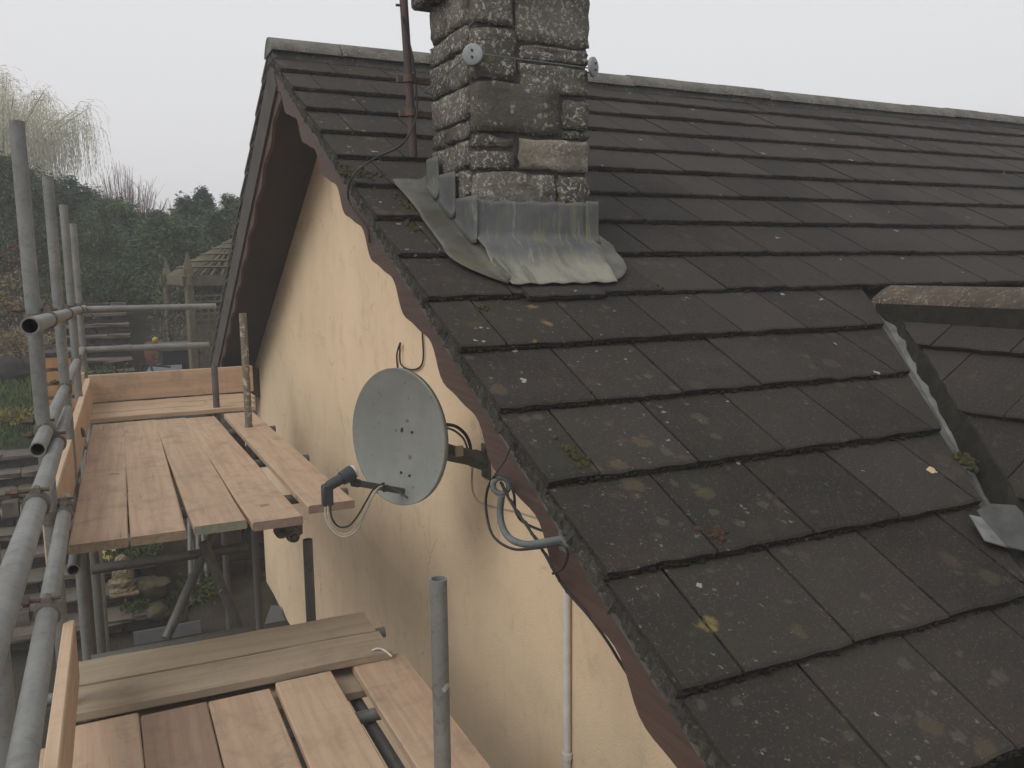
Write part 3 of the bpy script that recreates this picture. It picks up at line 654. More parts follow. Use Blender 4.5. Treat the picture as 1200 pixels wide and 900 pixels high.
# stepped side flashings, each lapping the next
for i, (y0, y1) in enumerate([(-2.50, -2.25), (-2.28, -2.07), (-2.10, -1.95)]):
    G = []; zt = y1*math.tan(P)+.10+.02*i
    for v in np.linspace(0, 1, 9):
        row = []
        for u in np.linspace(0, 1, 7):
            y = y0+(y1-y0)*u; zl = y*math.tan(P)+.016+ (.025 if u < .15 else 0); z = zt + (zl-zt)*v
            row.append((CX0-.030-.004*i-.006*math.sin(u*3.1)-.05*max(0, v-.8)**1*2*.4, y, z))
        G.append(row)
    sheet('lead_step', G, M_LEAD, .005)
# tie wire with end plates round the stack
wirez = on(566, 66, 1, CY0)[2]
tw = empty('tie_wire', (CX0, CY0-.03, wirez-.04), 'thin wire tied round the stone chimney with two pale discs', 'wire')
mb = MB(); mb.tube([(CX0-.04, CY0-.034, wirez), (CX1+.02, CY0-.036, wirez-.012), (CX1+.028, CY0, wirez-.012), (CX1+.028, CY1, wirez-.02)], .003, 6); mb.tube([(CX0-.04, CY0-.034, wirez), (CX0-.044, CY1+.01, wirez-.055), (CX0, CY1+.04, wirez-.055), (CX1, CY1+.04, wirez-.03)], .003, 6); mb.build('wire', M_GREYP, tw)
for (px_, py_, nx_, ny_) in ((CX0-.034, CY0-.038, -.62, -.78), (CX1+.012, CY0-.040, .55, -.83)):
    c = np.array([px_, py_, wirez-.006]); n = np.array([nx_, ny_, 0]); mb = MB(); mb.tube([c-n*.008, c+n*.004, c+n*.008], [.041, .041, .034], 22)
    d_ = mb.build('disc', M_DISC, tw, True); nb = MB()
    for dz in (-.012, .014): nb.tube([c+n*.007+np.array([0, 0, dz]), c+n*.013+np.array([0, 0, dz])], .005, 8)
    nb.build('rivet', M_BLACK, d_)

# ------------------------------------------------------------------ aerial mast
MYP = -1.93
pb = on(485, 184, 1, MYP); pt = on(473, 0, 1, MYP); up = pb+(pt-pb)*1.9
mast = empty('aerial_mast', tuple(pb), 'reddish brown aerial mast bracketed to the stone chimney', 'mast')
mb = MB(); mb.tube([pb, up], .0185, 16); mb.build('pole', M_MAST, mast, True)
for vv in (91, 131):
    c = pb+(pt-pb)*((184-vv)/184.); mb = MB(); mb.box((c[0]+.075, MYP+.03, c[2]), (.24, .022, .026)); bk = mb.build('bracket', M_RUST, mast)
    mb = MB(); mb.tube([c+np.array([0, 0, -.016]), c+np.array([0, 0, .016])], .026, 14); mb.build('clamp', M_RUST, bk, True)
mb = MB(); mb.tube([on(470, 6, 1, MYP), on(464, 6, 1, MYP)], .006, 8); mb.build('bolt', M_RUST, mast)
cpts = [on(472, 20, 1, MYP-.02), on(484, 70, 1, MYP-.03), on(488, 110, 1, MYP-.02), on(487, 140, 1, MYP-.03), on(470, 170, 1, -2.0)]
cpts += [onroof(440, 185, .05), onroof(416, 203, .02), on(408, 222, 0, -.012), on(411, 240, 0, .0), on(430, 268, 0, .008), on(433, 284, 0, .012)]
mb = MB(); mb.tube(smoothpts(cpts), .005, 7); mb.thing('aerial_cable', M_BLACK, 'black cable looping from the aerial mast down over the verge', 'cable', smooth=True)

# ------------------------------------------------------------------ satellite dish
DC = dep(465, 512, 3.52); DN = np.array([-.885, -.455, .04]); DN /= np.linalg.norm(DN); DX = np.cross([0, 0, 1], DN); DX /= np.linalg.norm(DX); DY = np.cross(DN, DX)
tilt = R_(5); DX, DY = DX*math.cos(tilt)+DY*math.sin(tilt), DY*math.cos(tilt)-DX*math.sin(tilt)
dish = empty('satellite_dish', tuple(DC-DY*.30), 'grey weathered satellite dish on a bracket fixed to the gable wall', 'satellite dish')
RA, RBB = .262, .283; V = []; nr, na = 10, 56
for i in range(nr+1):
    r = i/nr
    for k in range(na):
        a = 2*math.pi*k/na; V.append(DC + DX*RA*r*math.cos(a) + DY*RBB*r*math.sin(a) + DN*(.048*(r*r)-.048))
base = len(V)
for rr, dz in ((1.012, .002), (1.012, -.022), (.985, -.026)):
    for k in range(na):
        a = 2*math.pi*k/na; V.append(DC + DX*RA*rr*math.cos(a) + DY*RBB*rr*math.sin(a) + DN*dz)
for i in range(nr, 0, -1):
    r = i/nr*.98
    for k in range(na):
        a = 2*math.pi*k/na; V.append(DC + DX*RA*r*math.cos(a) + DY*RBB*r*math.sin(a) + DN*(.048*(r*r)-.048-.006))
nrow = len(V)//na; F = [(i*na+k, i*na+(k+1) % na, (i+1)*na+(k+1) % na, (i+1)*na+k) for i in range(nrow-1) for k in range(na)]
me = npmesh('reflector', V, F, M_DISH, True, off=PL[dish]); refl = link('reflector', me, dish)
for (du, dv) in ((-.015, .02), (.045, .015), (-.02, -.155), (.03, -.165), (-.012, .028)):
    c = DC+DX*du+DY*dv+DN*(-.047+.048*((du/RA)**2+(dv/RBB)**2)); mb = MB(); mb.tube([c-DN*.002, c+DN*.004], .0055, 8); mb.build('bolt', M_BLACK, refl)
# feed arm, from the lower rim out to the converter
a0 = DC - DY*.225 + DN*.0; a1 = dep(418, 566, 3.36)
mb = MB(); d_ = (a1-a0)/np.linalg.norm(a1-a0); sdv = np.cross(d_, [0, 0, 1.0]); sdv /= np.linalg.norm(sdv); upv = np.cross(sdv, d_)
RM = Matrix((tuple(d_), tuple(sdv), tuple(upv))).transposed(); L = np.linalg.norm(a1-a0); mb.box((a0+a1)/2+d_*.0, (L+.03, .022, .026), RM, bev=.003); mb.build('feed_arm', M_DISHB, dish)
cpos = dep(414, 553, 3.34); epos = dep(386, 569, 3.28); bpos = dep(383, 591, 3.28); ax = (cpos-epos)/np.linalg.norm(cpos-epos)
mb = MB(); mb.tube([epos-ax*.012, epos+ax*.0, epos+ax*.055, epos+ax*.056, cpos-ax*.02, cpos-ax*.004], [.016, .021, .021, .027, .031, .030], 20); dn = (bpos-epos)/np.linalg.norm(bpos-epos)
mb.box(epos+dn*.035-ax*.004, (.042, .034, .085), bev=.006); lnb = mb.build('converter', M_LNB, dish, True)
mb = MB(); mb.tube([cpos-ax*.004, cpos+ax*.006, cpos+ax*.013], [.029, .027, .015], 20); mb.build('feed_cap', M_WHITE, lnb, True)
mb = MB(); mb.tube([a1-d_*.01+upv*.0, a1+d_*.02], .017, 12); mb.build('clamp', M_LNB, lnb, True)
# wall bracket
wp = on(568, 541, 0, XW-.012); bkp = DC-DN*.06+DX*.0; 
mb = MB(); mb.box((XW-.006, wp[1], wp[2]), (.010, .085, .155), bev=.003); plate = mb.build('wall_plate', M_DISHB, dish)
for dz in (-.055, .055):
    nb = MB(); nb.tube([(XW-.012, wp[1]-.02, wp[2]+dz), (XW-.024, wp[1]-.02, wp[2]+dz)], .008, 6); nb.build('bolt', M_RUST, plate)
mb = MB(); q0 = np.array([XW-.011, wp[1], wp[2]]); q1 = bkp-DN*.02
mid = q0*.45+q1*.55
mb.tube(smoothpts([q0, q0*.8+q1*.2+np.array([0, 0, -.004]), mid+np.array([0, 0, -.018]), q1], 6), [.040]*6+[.036]*6+[.036]*7, 4); arm = mb.build('bracket_arm', M_DISHB, dish)
mb = MB(); c = q0*.62+q1*.38; mb.box(c+np.array([-.006, -.036, .01]), (.035, .012, .045)); mb.build('label_plate', M_CREAMC, arm)
mb = MB(); mb.box(bkp-DN*.022, (.018, .10, .12), Matrix((tuple(DN), tuple(DX), tuple(DY))).transposed()); mb.build('back_plate', M_DISHB, dish)
# cables of the dish
def cable(name, pts, r, mat, parent=None, lab=None, cat='cable', n=8, group=None):
    mb = MB(); mb.tube(smoothpts(pts, n), r, 7)
    return mb.build(name, mat, parent, True) if parent is not None else mb.thing(name, mat, lab, cat, group, True)
L0 = 3.27
cable('cable', [dep(381, 592, L0), dep(382, 607, L0), dep(390, 622, L0), dep(403, 629, L0), dep(418, 621, L0+.02), dep(430, 597, L0+.05), dep(441, 574, L0+.09), dep(452, 568, L0+.14)], .0038, M_CREAMC, dish)
cable('cable', [dep(387, 592, L0), dep(389, 607, L0), dep(397, 617, L0), dep(409, 616, L0), dep(420, 603, L0+.02), dep(430, 586, L0+.05), dep(438, 573, L0+.09), dep(450, 566, L0+.14)], .0038, M_BLACK, dish)
cable('cable', [dep(384, 592, L0), dep(386, 610, L0), dep(396, 624, L0+.01), dep(410, 624, L0+.01), dep(424, 606, L0+.03), dep(436, 583, L0+.07), dep(446, 570, L0+.12)], .0034, M_CREAMC, dish)
cable('cable', [dep(450, 567, L0+.14), dep(465, 575, L0+.2), dep(480, 584, L0+.26), dep(495, 585, L0+.3), dep(505, 577, L0+.33), dep(508, 566, L0+.36)], .0040, M_GREYP, dish)
cable('cable', [on(521, 497, 0, .20), on(535, 500, 0, .27), on(546, 510, 0, .33), on(551, 522, 0, .37), on(552, 532, 0, .40)], .0075, M_BLACK, dish)
cable('cable', [on(520, 500, 0, .20), on(533, 505, 0, .27), on(543, 514, 0, .33), on(548, 526, 0, .38)], .005, M_GREYP, dish)
mb = MB(); c = dep(450, 568, 3.39); mb.tube([c, c+np.array([0, 0, -.03])], .006, 6); mb.build('cable_tie', M_BLACK, dish)
# cable hook above the dish
cable('wall_cable', [on(466, 433, 0, XW-.006), on(465, 416, 0, XW-.012), on(469, 402, 0, XW-.02), on(468.5, 411, 0, XW-.02), on(470, 427, 0, XW-.015), on(480, 433, 0, XW-.012), on(491, 431, 0, XW-.01), on(496, 420, 0, XW-.01), on(495, 390, 0, XW-.01), on(494, 360, 0, XW-.01)], .0048, M_BLACK, None, 'short black cable hooked against the cream wall above the dish')
cable('wall_cable', [on(553, 548, 0, XW-.004), on(553, 572, 0, XW-.004), on(560, 587, 0, XW-.004), on(580, 594, 0, XW-.004), on(610, 601, 0, XW-.004), on(640, 612, 0, XW-.004), on(680, 640, 0, XW-.004)], .0035, M_CREAMC, None, 'thin pale cable running along the cream wall below the dish')
# cable bracket on the bargeboard
XB = -.03
br = empty('cable_hook', tuple(on(660, 634, 0, .02)), 'grey iron cable hook with an eye screwed to the brown bargeboard', 'hook')
mb = MB(); mb.tube(smoothpts([on(588, 580, 0, XB), on(586, 600, 0, XB), on(589, 618, 0, XB), on(599, 632, 0, XB), on(618, 638, 0, XB), on(640, 635, 0, XB+.01), on(659, 632, 0, .02)], 7), .0105, 12); mb.build('arm', M_GREYP, br, True)
c = on(587, 569, 0, XB); n = np.array([-.45, -.89, 0.0]); e1 = np.array([.89, -.45, 0]); e2 = np.array([0, 0, 1.0])
mb = MB(); mb.tube([c+.024*(math.cos(t)*e1+math.sin(t)*e2) for t in np.linspace(0, 2*math.pi, 25)], .009, 10, False); mb.build('eye', M_GREYP, br, True)
mb = MB(); c2 = on(661, 632, 0, .02); mb.box(c2, (.010, .05, .07), bev=.003); mb.build('fixing_plate', M_GREYP, br)
tp = [on(587, 566, 0, XB), on(594, 580, 0, XB), on(604, 597, 0, XB), on(618, 617, 0, XB), on(636, 645, 0, XB+.01), on(651, 672, 0, XB+.01), on(664, 692, 0, .0), on(690, 722, 0, .02), on(712, 752, 0, .04), on(726, 775, 0, .06), on(745, 805, 0, .075)]
sp_ = smoothpts(tp, 8); mb = MB(); nt = len(sp_)
mb.tube(sp_, .0042, 7)
hel = [p + .0055*np.array([.2, math.cos(i*1.15), math.sin(i*1.15)]) for i, p in enumerate(sp_[:int(nt*.62)])]; mb.tube(hel, .0036, 6)
mb.thing('twisted_cable', M_BLACK, 'dark twisted cable hanging from the iron hook along the bargeboard', 'cable', smooth=True)
cable('looped_cable', [on(648, 672, 0, XB), on(660, 665, 0, XB), on(665, 648, 0, XB), on(657, 638, 0, XB-.01), on(630, 642, 0, XB-.015), on(600, 643, 0, XB-.02), on(578, 628, 0, XB-.02), on(570, 600, 0, XB-.02), on(571, 575, 0, XB-.02), on(581, 557, 0, XB-.02), on(594, 561, 0, XB-.01), on(602, 578, 0, XB), on(604, 597, 0, XB+.02), on(612, 611, 0, .04), on(633, 621, 0, .06), on(650, 624, 0, .08)], .0042, M_BLACK, None, 'thin black cable coiled in a loop round the iron hook')
mb = MB(); mb.tube([on(600, 520, 0, -.012), on(592, 540, 0, -.02), on(580, 556, 0, XB)], .002, 6); mb.thing('tie_string', M_BLACK, 'short black string from the bargeboard to the cable loop', 'string')
# white conduit
cz = on(664, 700, 0, XW-.018); cy = cz[1]
wc = empty('conduit_pipe', (XW-.018, cy, GZ), 'white plastic conduit pipe running straight down the cream wall', 'pipe')
mb = MB(); mb.tube([(XW-.018, cy, GZ), (XW-.018, cy, cz[2]+.03)], .0145, 16); mb.build('pipe', M_WHITE, wc, True)
cl = on(663, 884, 0, XW-.018); mb = MB(); mb.tube([(XW-.018, cy, cl[2]-.012), (XW-.018, cy, cl[2]+.012)], .020, 14); mb.build('clip', M_WHITE, wc, True)
# drain pipe at the far corner
dp = empty('drain_pipe', (.33, YW1-.10, GZ), 'black drain pipe at the far corner of the cream wall', 'pipe')
mb = MB(); mb.tube([(.33, YW1+.08, GZ), (.33, YW1+.08, -2.75)], .036, 14); mb.build('pipe', M_BLACK, dp, True)
for z_ in (-4.2, -3.3):
    mb = MB(); mb.tube([(.33, YW1+.08, z_-.03), (.33, YW1+.08, z_+.03)], .046, 14); mb.build('collar', M_WHITE if z_ > -4 else M_BLACK, dp, True)
# ------------------------------------------------------------------ scaffold
scf = empty('scaffold', (-.75, -.5, GZ), 'galvanised tube scaffold with couplers standing along the cream gable wall', 'scaffold')
def tube(name, p0, p1, mat=None, r=.02415): mb = MB(); mb.hollow(p0, p1, r); return mb.build(name, mat or M_GALV, scf, True)
def coupler(c, da, db, off, bolt=(0, -1, 0), mat=None):
    # two collars on crossing tubes joined by a block, with a bolt and nut
    c = np.asarray(c, float); da = np.asarray(da, float); db = np.asarray(db, float); off = np.asarray(off, float); bolt = np.asarray(bolt, float)
    mb = MB(); mb.tube([c-da*.024, c+da*.024], .0305, 16); mb.tube([c+off-db*.024, c+off+db*.024], .0305, 16); mb.box(c+off*.5, (.034, .034, .034))
    mb.tube([c+bolt*.034-da*.018, c+bolt*.034+da*.018], .012, 8)
    o = mb.build('coupler', mat or M_COUP, scf, True)
    nb = MB(); side = np.cross(bolt, da); side /= np.linalg.norm(side)
    for cc in (c, c+off):
        nb.tube([cc+bolt*.036-side*.03, cc+bolt*.036+side*.062], .0055, 8); nb.tube([cc+bolt*.036+side*.036, cc+bolt*.036+side*.050], .0125, 6)
    nb.build('bolt', M_RUST, o)
X3, Y3, Z3 = np.eye(3)
def post(pxm, pxtop, y, z0=GZ, mat=None, name='standard'):
    m = on(*pxm, 1, y); tp_ = on(*pxtop, 1, y); p1 = np.array([m[0], y, tp_[2]]); tube(name, (m[0], y, z0), p1, mat); return m[0], tp_[2]
xa, _ = post((35, 320), (22, 142), -2.36); xb, _ = post((66, 330), (55, 207), -1.05); xc, _ = post((83, 350), (72, 240), .55); xd, _ = post((94, 370), (84, 262), 1.75)
post((289, 450), (284, 367), .10, mat=M_SPLAT); post((253, 462), (249, 428), 1.0, mat=M_PURP); xf, _ = post((516, 780), (514, 678), -3.60)
post((363, 690), (362, 632), -1.62, mat=M_GALVD)
# extra standards under the upper lift
for (u, v, y, zt_) in ((104, 715, -.9, -2.60), (116, 715, -.35, -2.62), (99, 770, -1.93, -3.02)):
    c = on(u, v, 1, y); tube('standard', (c[0], y, GZ), (c[0], y, zt_), M_GALVD if y > -1.5 else None)
def alongy(name, u, v, y0, y1, yref, mat=None, u1=None, v1=None):
    c = on(u, v, 1, yref); e = on(u1, v1, 1, y1) if u1 else np.array([c[0], y1, c[2]])
    p0 = c + (c-e)/(yref-y1)*(y0-yref); tube(name, p0, e, mat); return c, e
r1, r1e = alongy('guard_rail', 35, 382, -3.10, 1.82, -3.10, None, 99, 361)
r2, r2e = alongy('guard_rail', 44, 527, -2.74, 1.82, -2.74, None, 97, 408)
def planerail(pa, pb, X, y0, y1):
    a = on(*pa, 0, X); e = on(*pb, 0, X); d = (e-a)/(e[1]-a[1]); p0 = a+d*(y0-a[1]); p1 = a+d*(y1-a[1]); tube('guard_rail', p0, p1); return p0, p1
r4, r4e = planerail((9, 693), (66, 522), -1.243, -6.6, -1.2)
r3, r3e = planerail((26, 897), (73, 616), -1.240, -6.6, -2.1)
xg = float(on(-2, 760, 1, -3.45)[0])
def railz(a, e, y): t = (y-a[1])/(e[1]-a[1]); return a+(e-a)*t
for px_, y in ((xa, -2.36), (xb, -1.05), (xc, .55), (xd, 1.75)):
    for (a, e) in ((r1, r1e), (r2, r2e)):
        c = railz(a, e, y); of = np.array([px_-c[0], 0, 0]); coupler(np.array([c[0], y, c[2]]), (e-a)/np.linalg.norm(e-a), Z3, of, (0, 0, 1))
for (a, e, y, px_) in ((r4, r4e, -2.36, xa), (r3, r3e, -2.36, xa), (r3, r3e, -3.45, xg), (r4, r4e, -3.45, xg)):
    c = railz(a, e, y); of = np.array([px_-c[0], 0, 0])
    if abs(of[0]) < .03: of[0] = -.05
    coupler(c, (e-a)/np.linalg.norm(e-a), Z3, of, (0, 0, 1))
c = railz(r3, r3e, -2.25); coupler(c, (r3e-r3)/np.linalg.norm(r3e-r3), Z3, np.array([-.075, 0, .0]), (0, 0, 1))
# near left standard low down
tube('standard', (xg, -3.45, GZ), (xg, -3.45, -2.02))
# cross rails at the far end
ya = 1.68
a = on(98, 362, 1, ya); e = on(253, 360, 1, ya); tube('guard_rail', (a[0]-.02, ya, (a[2]+e[2])/2+.005), (e[0], ya, (a[2]+e[2])/2))
a = on(76, 413, 1, ya); e = on(245, 403, 1, ya); tube('guard_rail', (a[0], ya, (a[2]+e[2])/2+.005), (e[0], ya, (a[2]+e[2])/2))
# ledgers and transoms under the upper platform
UZ, LZ = -2.43, -3.0
le = on(86, 668, 1, -1.98); tube('ledger', le, (le[0]+.06, 1.9, le[2]+.02), M_GALVD)
re = on(345, 630, 1, -1.98); tube('ledger', re, (re[0]+.03, 1.9, re[2]+.03), M_GALVD)
coupler(re+np.array([0, .05, 0]), Y3, X3, np.array([-.02, 0, .06]), (0, -1, 0), M_COUP); coupler(re+np.array([-.03, .16, -.01]), Y3, Z3, np.array([.07, 0, 0]), (0, -1, 0))
for y in (-1.62, -.75, .3, 1.35): tube('transom', (-1.42, y, UZ-.066), (-.02, y, UZ-.066), M_GALVD)
for (u0, v0, u1, v1, y) in ((107, 664, 290, 644, -1.20), (107, 771, 296, 741, -1.45)):
    a = on(u0, v0, 1, y); e = on(u1, v1, 1, y); z_ = (a[2]+e[2])/2; tube('transom', (a[0], y, z_), (e[0], y, z_), M_GALVD)
a = on(195, 748, 1, -1.40); e = on(251, 622, 1, -1.14); tube('brace', a, e, M_GALVD); a = on(281, 738, 1, -1.34); e = on(238, 635, 1, -1.30); tube('brace', a, e, M_GALVD)
a = on(0, 604, 1, -1.40); tube('transom', (a[0]-.3, -1.40, a[2]), (xb+.05, -1.40, a[2]))
a = on(18, 648, 1, -2.3); 
# transoms and ledgers under the lower platform
for y in (-2.05, -2.75, -3.9, -5.2): tube('transom', (-1.45, y, LZ-.068 if y < -2.5 else LZ-.07), (.02, y, LZ-.068 if y < -2.5 else LZ-.07))
for x_ in (-1.15, -.25): tube('ledger', (x_, -6.6, LZ-.118), (x_, -1.8, LZ-.118), M_GALVD)

# boards ----------------------------------------------------------
def board(p0, p1, z, label, mat, w_=.217, th=.038, ends=None, group=None, name='scaffold_board', roll=0, e0=None):
    p0 = np.asarray(p0, float); p1 = np.asarray(p1, float); L = np.hypot(*(p1-p0)[:2]); yaw = math.atan2(p1[1]-p0[1], p1[0]-p0[0])
    n = 9; g = np.random.default_rng(int(abs(p0[0]*1000+p0[1]*77)) + 5); V = []
    xs = np.linspace(-L/2, L/2, n); bow = g.normal(0, .0018, n)
    c_ = .005
    for i, x in enumerate(xs):
        j = g.normal(0, .0012, 2)
        for (yy_, zz_) in ((-w_/2, -th+c_), (-w_/2+j[0], -c_), (-w_/2+c_+j[0], 0), (w_/2-c_+j[1], 0), (w_/2+j[1], -c_), (w_/2, -th+c_), (w_/2-c_, -th), (-w_/2+c_, -th)):
            V.append((x, yy_, zz_+bow[i]))
    F = [(8*i+a, 8*i+(a+1) % 8, 8*(i+1)+(a+1) % 8, 8*(i+1)+a) for i in range(n-1) for a in range(8)]; mi = [0]*len(F)
    F += [tuple(range(8)), tuple(range(8*(n-1), 8*n))]; mi += [1, 1]
    me = npmesh(name, V, F, [mat, ends or M_ENDN], False, mi)
    bm = bmesh.new(); bm.from_mesh(me); bmesh.ops.recalc_face_normals(bm, faces=bm.faces); bm.to_mesh(me); bm.free()
    o = bpy.data.objects.new(name, me); col.objects.link(o); PL[o] = np.zeros(3)
    o.location = ((p0[0]+p1[0])/2, (p0[1]+p1[1])/2, z); o.rotation_euler = (roll, 0, yaw); return tag(o, label, 'board', group)
def mid(a, b_, z): return (on(*a, 2, z)+on(*b_, 2, z))/2
UP = [((80, 637), (150, 632), (110, 496), (145, 496), 'pink scaffold board of the upper platform lying beside the left toe board', M_BOARD, None),
      ((151.5, 628), (220.5, 622.5), (146.5, 495), (180, 492), 'pink scaffold board, second from the left toe board on upper platform', M_BOARD, None),
      ((224, 617), (293, 611), (182.5, 491.5), (215, 490), 'scaffold board with a green painted end on the upper platform', M_BOARD, M_ENDG),
      ((294, 613), (357, 605), (217, 490), (250, 488), 'scaffold board with a purple tinted end on the upper platform', M_BOARD, M_ENDP),
      ((358, 602), (412, 575), (262, 487), (298, 482), 'scaffold board of the upper platform lying next to the cream wall, skewed', M_BOARD, M_ENDP)]
for i, (a, b_, c_, d_, lab, m_, e_) in enumerate(UP):
    p0 = mid(a, b_, UZ); p1 = mid(c_, d_, UZ); 
    if i == 4: p0 = p0+np.array([.0, -.04, 0])
    dirn = (p1-p0)/np.linalg.norm(p1-p0); board(p0, p1+dirn*(.0 if i != 4 else .03), UZ+(.0 if i != 4 else .001), lab, m_, ends=e_, w_=.210)
for i, (v, lab, m_) in enumerate([(481, 'pale new scaffold board laid crosswise against the far toe board', M_BOARDL), (485.6, 'pale scaffold board laid crosswise, second from the far toe board', M_BOARDL), (490.2, 'pale scaffold board laid crosswise over the ends of the long boards', M_BOARDL)]):
    yc = 1.50-.226*i
    board((-1.20, yc, 0), (.025-.035*i, yc+.02, 0), UZ+.020-(.005*i), lab, m_)
# toe boards (on edge)
def toe(p0, p1, zb, label, mat, h=.225, th=.038):
    p0 = np.asarray(p0, float); p1 = np.asarray(p1, float); L = np.hypot(*(p1-p0)[:2]); yaw = math.atan2(p1[1]-p0[1], p1[0]-p0[0])
    mb = MB(); mb.box((0, 0, h/2), (L, th, h), bev=.004); me = npmesh('toe_board', mb.V, mb.F, mat)
    o = bpy.data.objects.new('toe_board', me); col.objects.link(o); PL[o] = np.zeros(3); o.location = ((p0[0]+p1[0])/2, (p0[1]+p1[1])/2, zb); o.rotation_euler = (0, 0, yaw); return tag(o, label, 'toe board')
tf = on(109, 478, 1, 1.60); te = on(298, 462, 1, 1.60)
toe((-1.19, 1.625, 0), (te[0], 1.64, 0), UZ+.03, 'pink toe board on edge across the far end of the upper platform', M_BOARD, h=.215)
toe((-1.190, 1.58, 0), (-1.292, -2.36, 0), UZ+.002, 'tan toe board on edge along the outer side of the upper platform', M_BOARDL)
toe((-1.225, 1.9, 0), (-1.232, 1.645, 0), UZ+.03, 'short pale toe board butting behind the far corner of the platform', M_BOARDL, h=.23)
# lower platform
for i, (a, b_, lab) in enumerate([((85, 785), (430, 731), 'grey weathered scaffold board laid crosswise at the end of the lower platform'), ((85, 815), (447, 751), 'grey weathered scaffold board laid crosswise, next to the lengthwise boards')]):
    yc = -2.105-.235*i; board((-1.285, yc+.01, 0), (-.075+.0*i, yc-.03, 0), LZ+.039, lab, M_BOARDG)
LOW = [((78, 898), (168, 898), (82, 850), (163, 843), 'tan scaffold board of the lower platform lying beside the lower toe board', M_BOARD),
       ((169, 898), (261, 898), (164.5, 842), (243, 827), 'dark stained scaffold board on the lower platform', M_BOARDR),
       ((263, 898), (351, 898), (246, 826), (317, 810), 'plain tan scaffold board beside the dark stained one', M_BOARD),
       ((359, 898), (454, 898), (324, 802), (390, 790), 'pale orange scaffold board raised beside the open gap in the lower platform', M_BOARDL),
       ((481, 898), (575, 898), (415, 778), (472, 769), 'pinkish scaffold board of the lower platform lying next to the cream wall', M_BOARD)]
for i, (a, b_, c_, d_, lab, m_) in enumerate(LOW):
    z = LZ + (.018 if i == 3 else 0); p1 = mid(c_, d_, z); p0 = mid(a, b_, z); dr = (p0-p1)/np.linalg.norm(p0-p1); p0 = p1+dr*3.3; p0[0] = p1[0] + (-.0)
    p0 = np.array([mid(a, b_, z)[0] + (mid(a, b_, z)[0]-p1[0])*.4, p1[1]-3.4, z]); board(p0, p1+np.array([0, .02, 0]), z, lab, m_, w_=(.229 if i < 3 else .222))
# thin light batten between crosswise boards and lengthwise boards
board((-1.27, -2.465, 0), (-.05, -2.485, 0), LZ-.040, 'grey board under the ends of the lengthwise lower boards', M_BOARDG)
t0 = on(79, 724, 0, -1.25); toe((-1.253, -2.36, 0), (-1.315, -6.2, 0), -2.865, 'tan toe board on edge along the lower platform', M_BOARDL, h=.225)
board((-1.62, -2.62, 0), (-1.32, -2.62, 0), LZ-.03, 'short pale board end outside the lower toe board', M_BOARDL)
# upper toe board clip
mb = MB(); c = on(88, 507, 0, -1.25); mb.tube(smoothpts([c+np.array([-.06, -.02, .01]), c+np.array([0, 0, .02]), c+np.array([.035, .0, .015]), c+np.array([.045, 0, -.03])], 5), .010, 8); mb.thing('board_clip', M_COUP, 'small iron clip hooked over the left toe board', 'clip')
# scrap of white cord on the lower boards
cz = LZ+.043; mb = MB(); mb.tube(smoothpts([on(436, 762, 2, cz), on(443, 760, 2, cz+.006), on(450, 762, 2, cz), on(459, 769, 2, cz)], 6), .004, 6); mb.thing('white_strap', M_WHITE, 'scrap of white strap lying on the grey crosswise board', 'strap')
# ------------------------------------------------------------------ garden steps
st = empty('garden_steps', (-1.5, 3.1, GZ), 'long flight of stone garden steps climbing the bank behind the scaffold', 'steps')
RISE, RUN = .15, .15/.44
def slab(name, x0, x1, y0, y1, z1, th, mat, seed, parent, j=.012):
    g = np.random.default_rng(seed); bm = bmesh.new(); bmesh.ops.create_cube(bm, size=1); bmesh.ops.subdivide_edges(bm, edges=list(bm.edges), cuts=1, use_grid_fill=True)
    bm.verts.index_update(); V = np.array([v.co[:] for v in bm.verts]); F = [tuple(v.index for v in f.verts) for f in bm.faces]; bm.free()
    V = V*np.array([x1-x0, y1-y0, th]) + np.array([(x0+x1)/2, (y0+y1)/2, z1-th/2]) + g.normal(0, j, V.shape)*np.array([1, 1, .5])
    link(name, npmesh(name, V, F, mat, off=PL[parent]), parent)
sd = 500
for i in range(20):
    z = GZ+RISE*(i+1); y = 3.1+RUN*i; xl = -2.6 if i < 9 else -1.72; xr = -.72 + (.0 if i < 9 else .05)
    x = xl
    while x < xr-.1:
        w_ = random.uniform(.34, .62); x1 = min(x+w_, xr)
        if xr-x1 < .15: x1 = xr
        slab('tread_slab', x+.006, x1-.006, y-.03, y+RUN+.05, z, .045, M_SLAB, sd, st); sd += 1; x = x1
    x = xl
    while x < xr-.05:
        w_ = random.uniform(.14, .32); x1 = min(x+w_, xr-.01)
        if random.random() < .5: slab('riser_stone', x+.004, x1-.004, y+random.uniform(.005, .03), y+.16, z-.05, .05, random.choice(M_RISER), sd, st, .006); slab('riser_stone', x+.004, x1-.004, y+random.uniform(.005, .03), y+.16, z-.104, .048, random.choice(M_RISER), sd+1, st, .006)
        else: slab('riser_stone', x+.004, x1-.004, y+random.uniform(.005, .03), y+.16, z-.05, .10, random.choice(M_RISER), sd, st, .008)
        sd += 2; x = x1
# stone retaining wall behind the corner of the house
gw = empty('garden_wall', (1.5, 4.3, GZ), 'dark dry stone retaining wall at the foot of the garden bank', 'wall')
mb = MB(); mb.box((2.6, 4.36, (GZ-.2-3.22)/2), (5.4, .2, 1.88)); mb.build('wall_core', M_RISER[2], gw)
for r in range(9):
    x = -.12+random.uniform(0, .08)
    while x < 2.0:
        w_ = random.uniform(.18, .42); slab('wall_stone', x+.006, x+w_-.006, 4.18+random.uniform(0, .04), 4.34, GZ+.19*(r+1)-.01, .178, random.choice(M_RISER), sd, gw, .01); sd += 1; x += w_

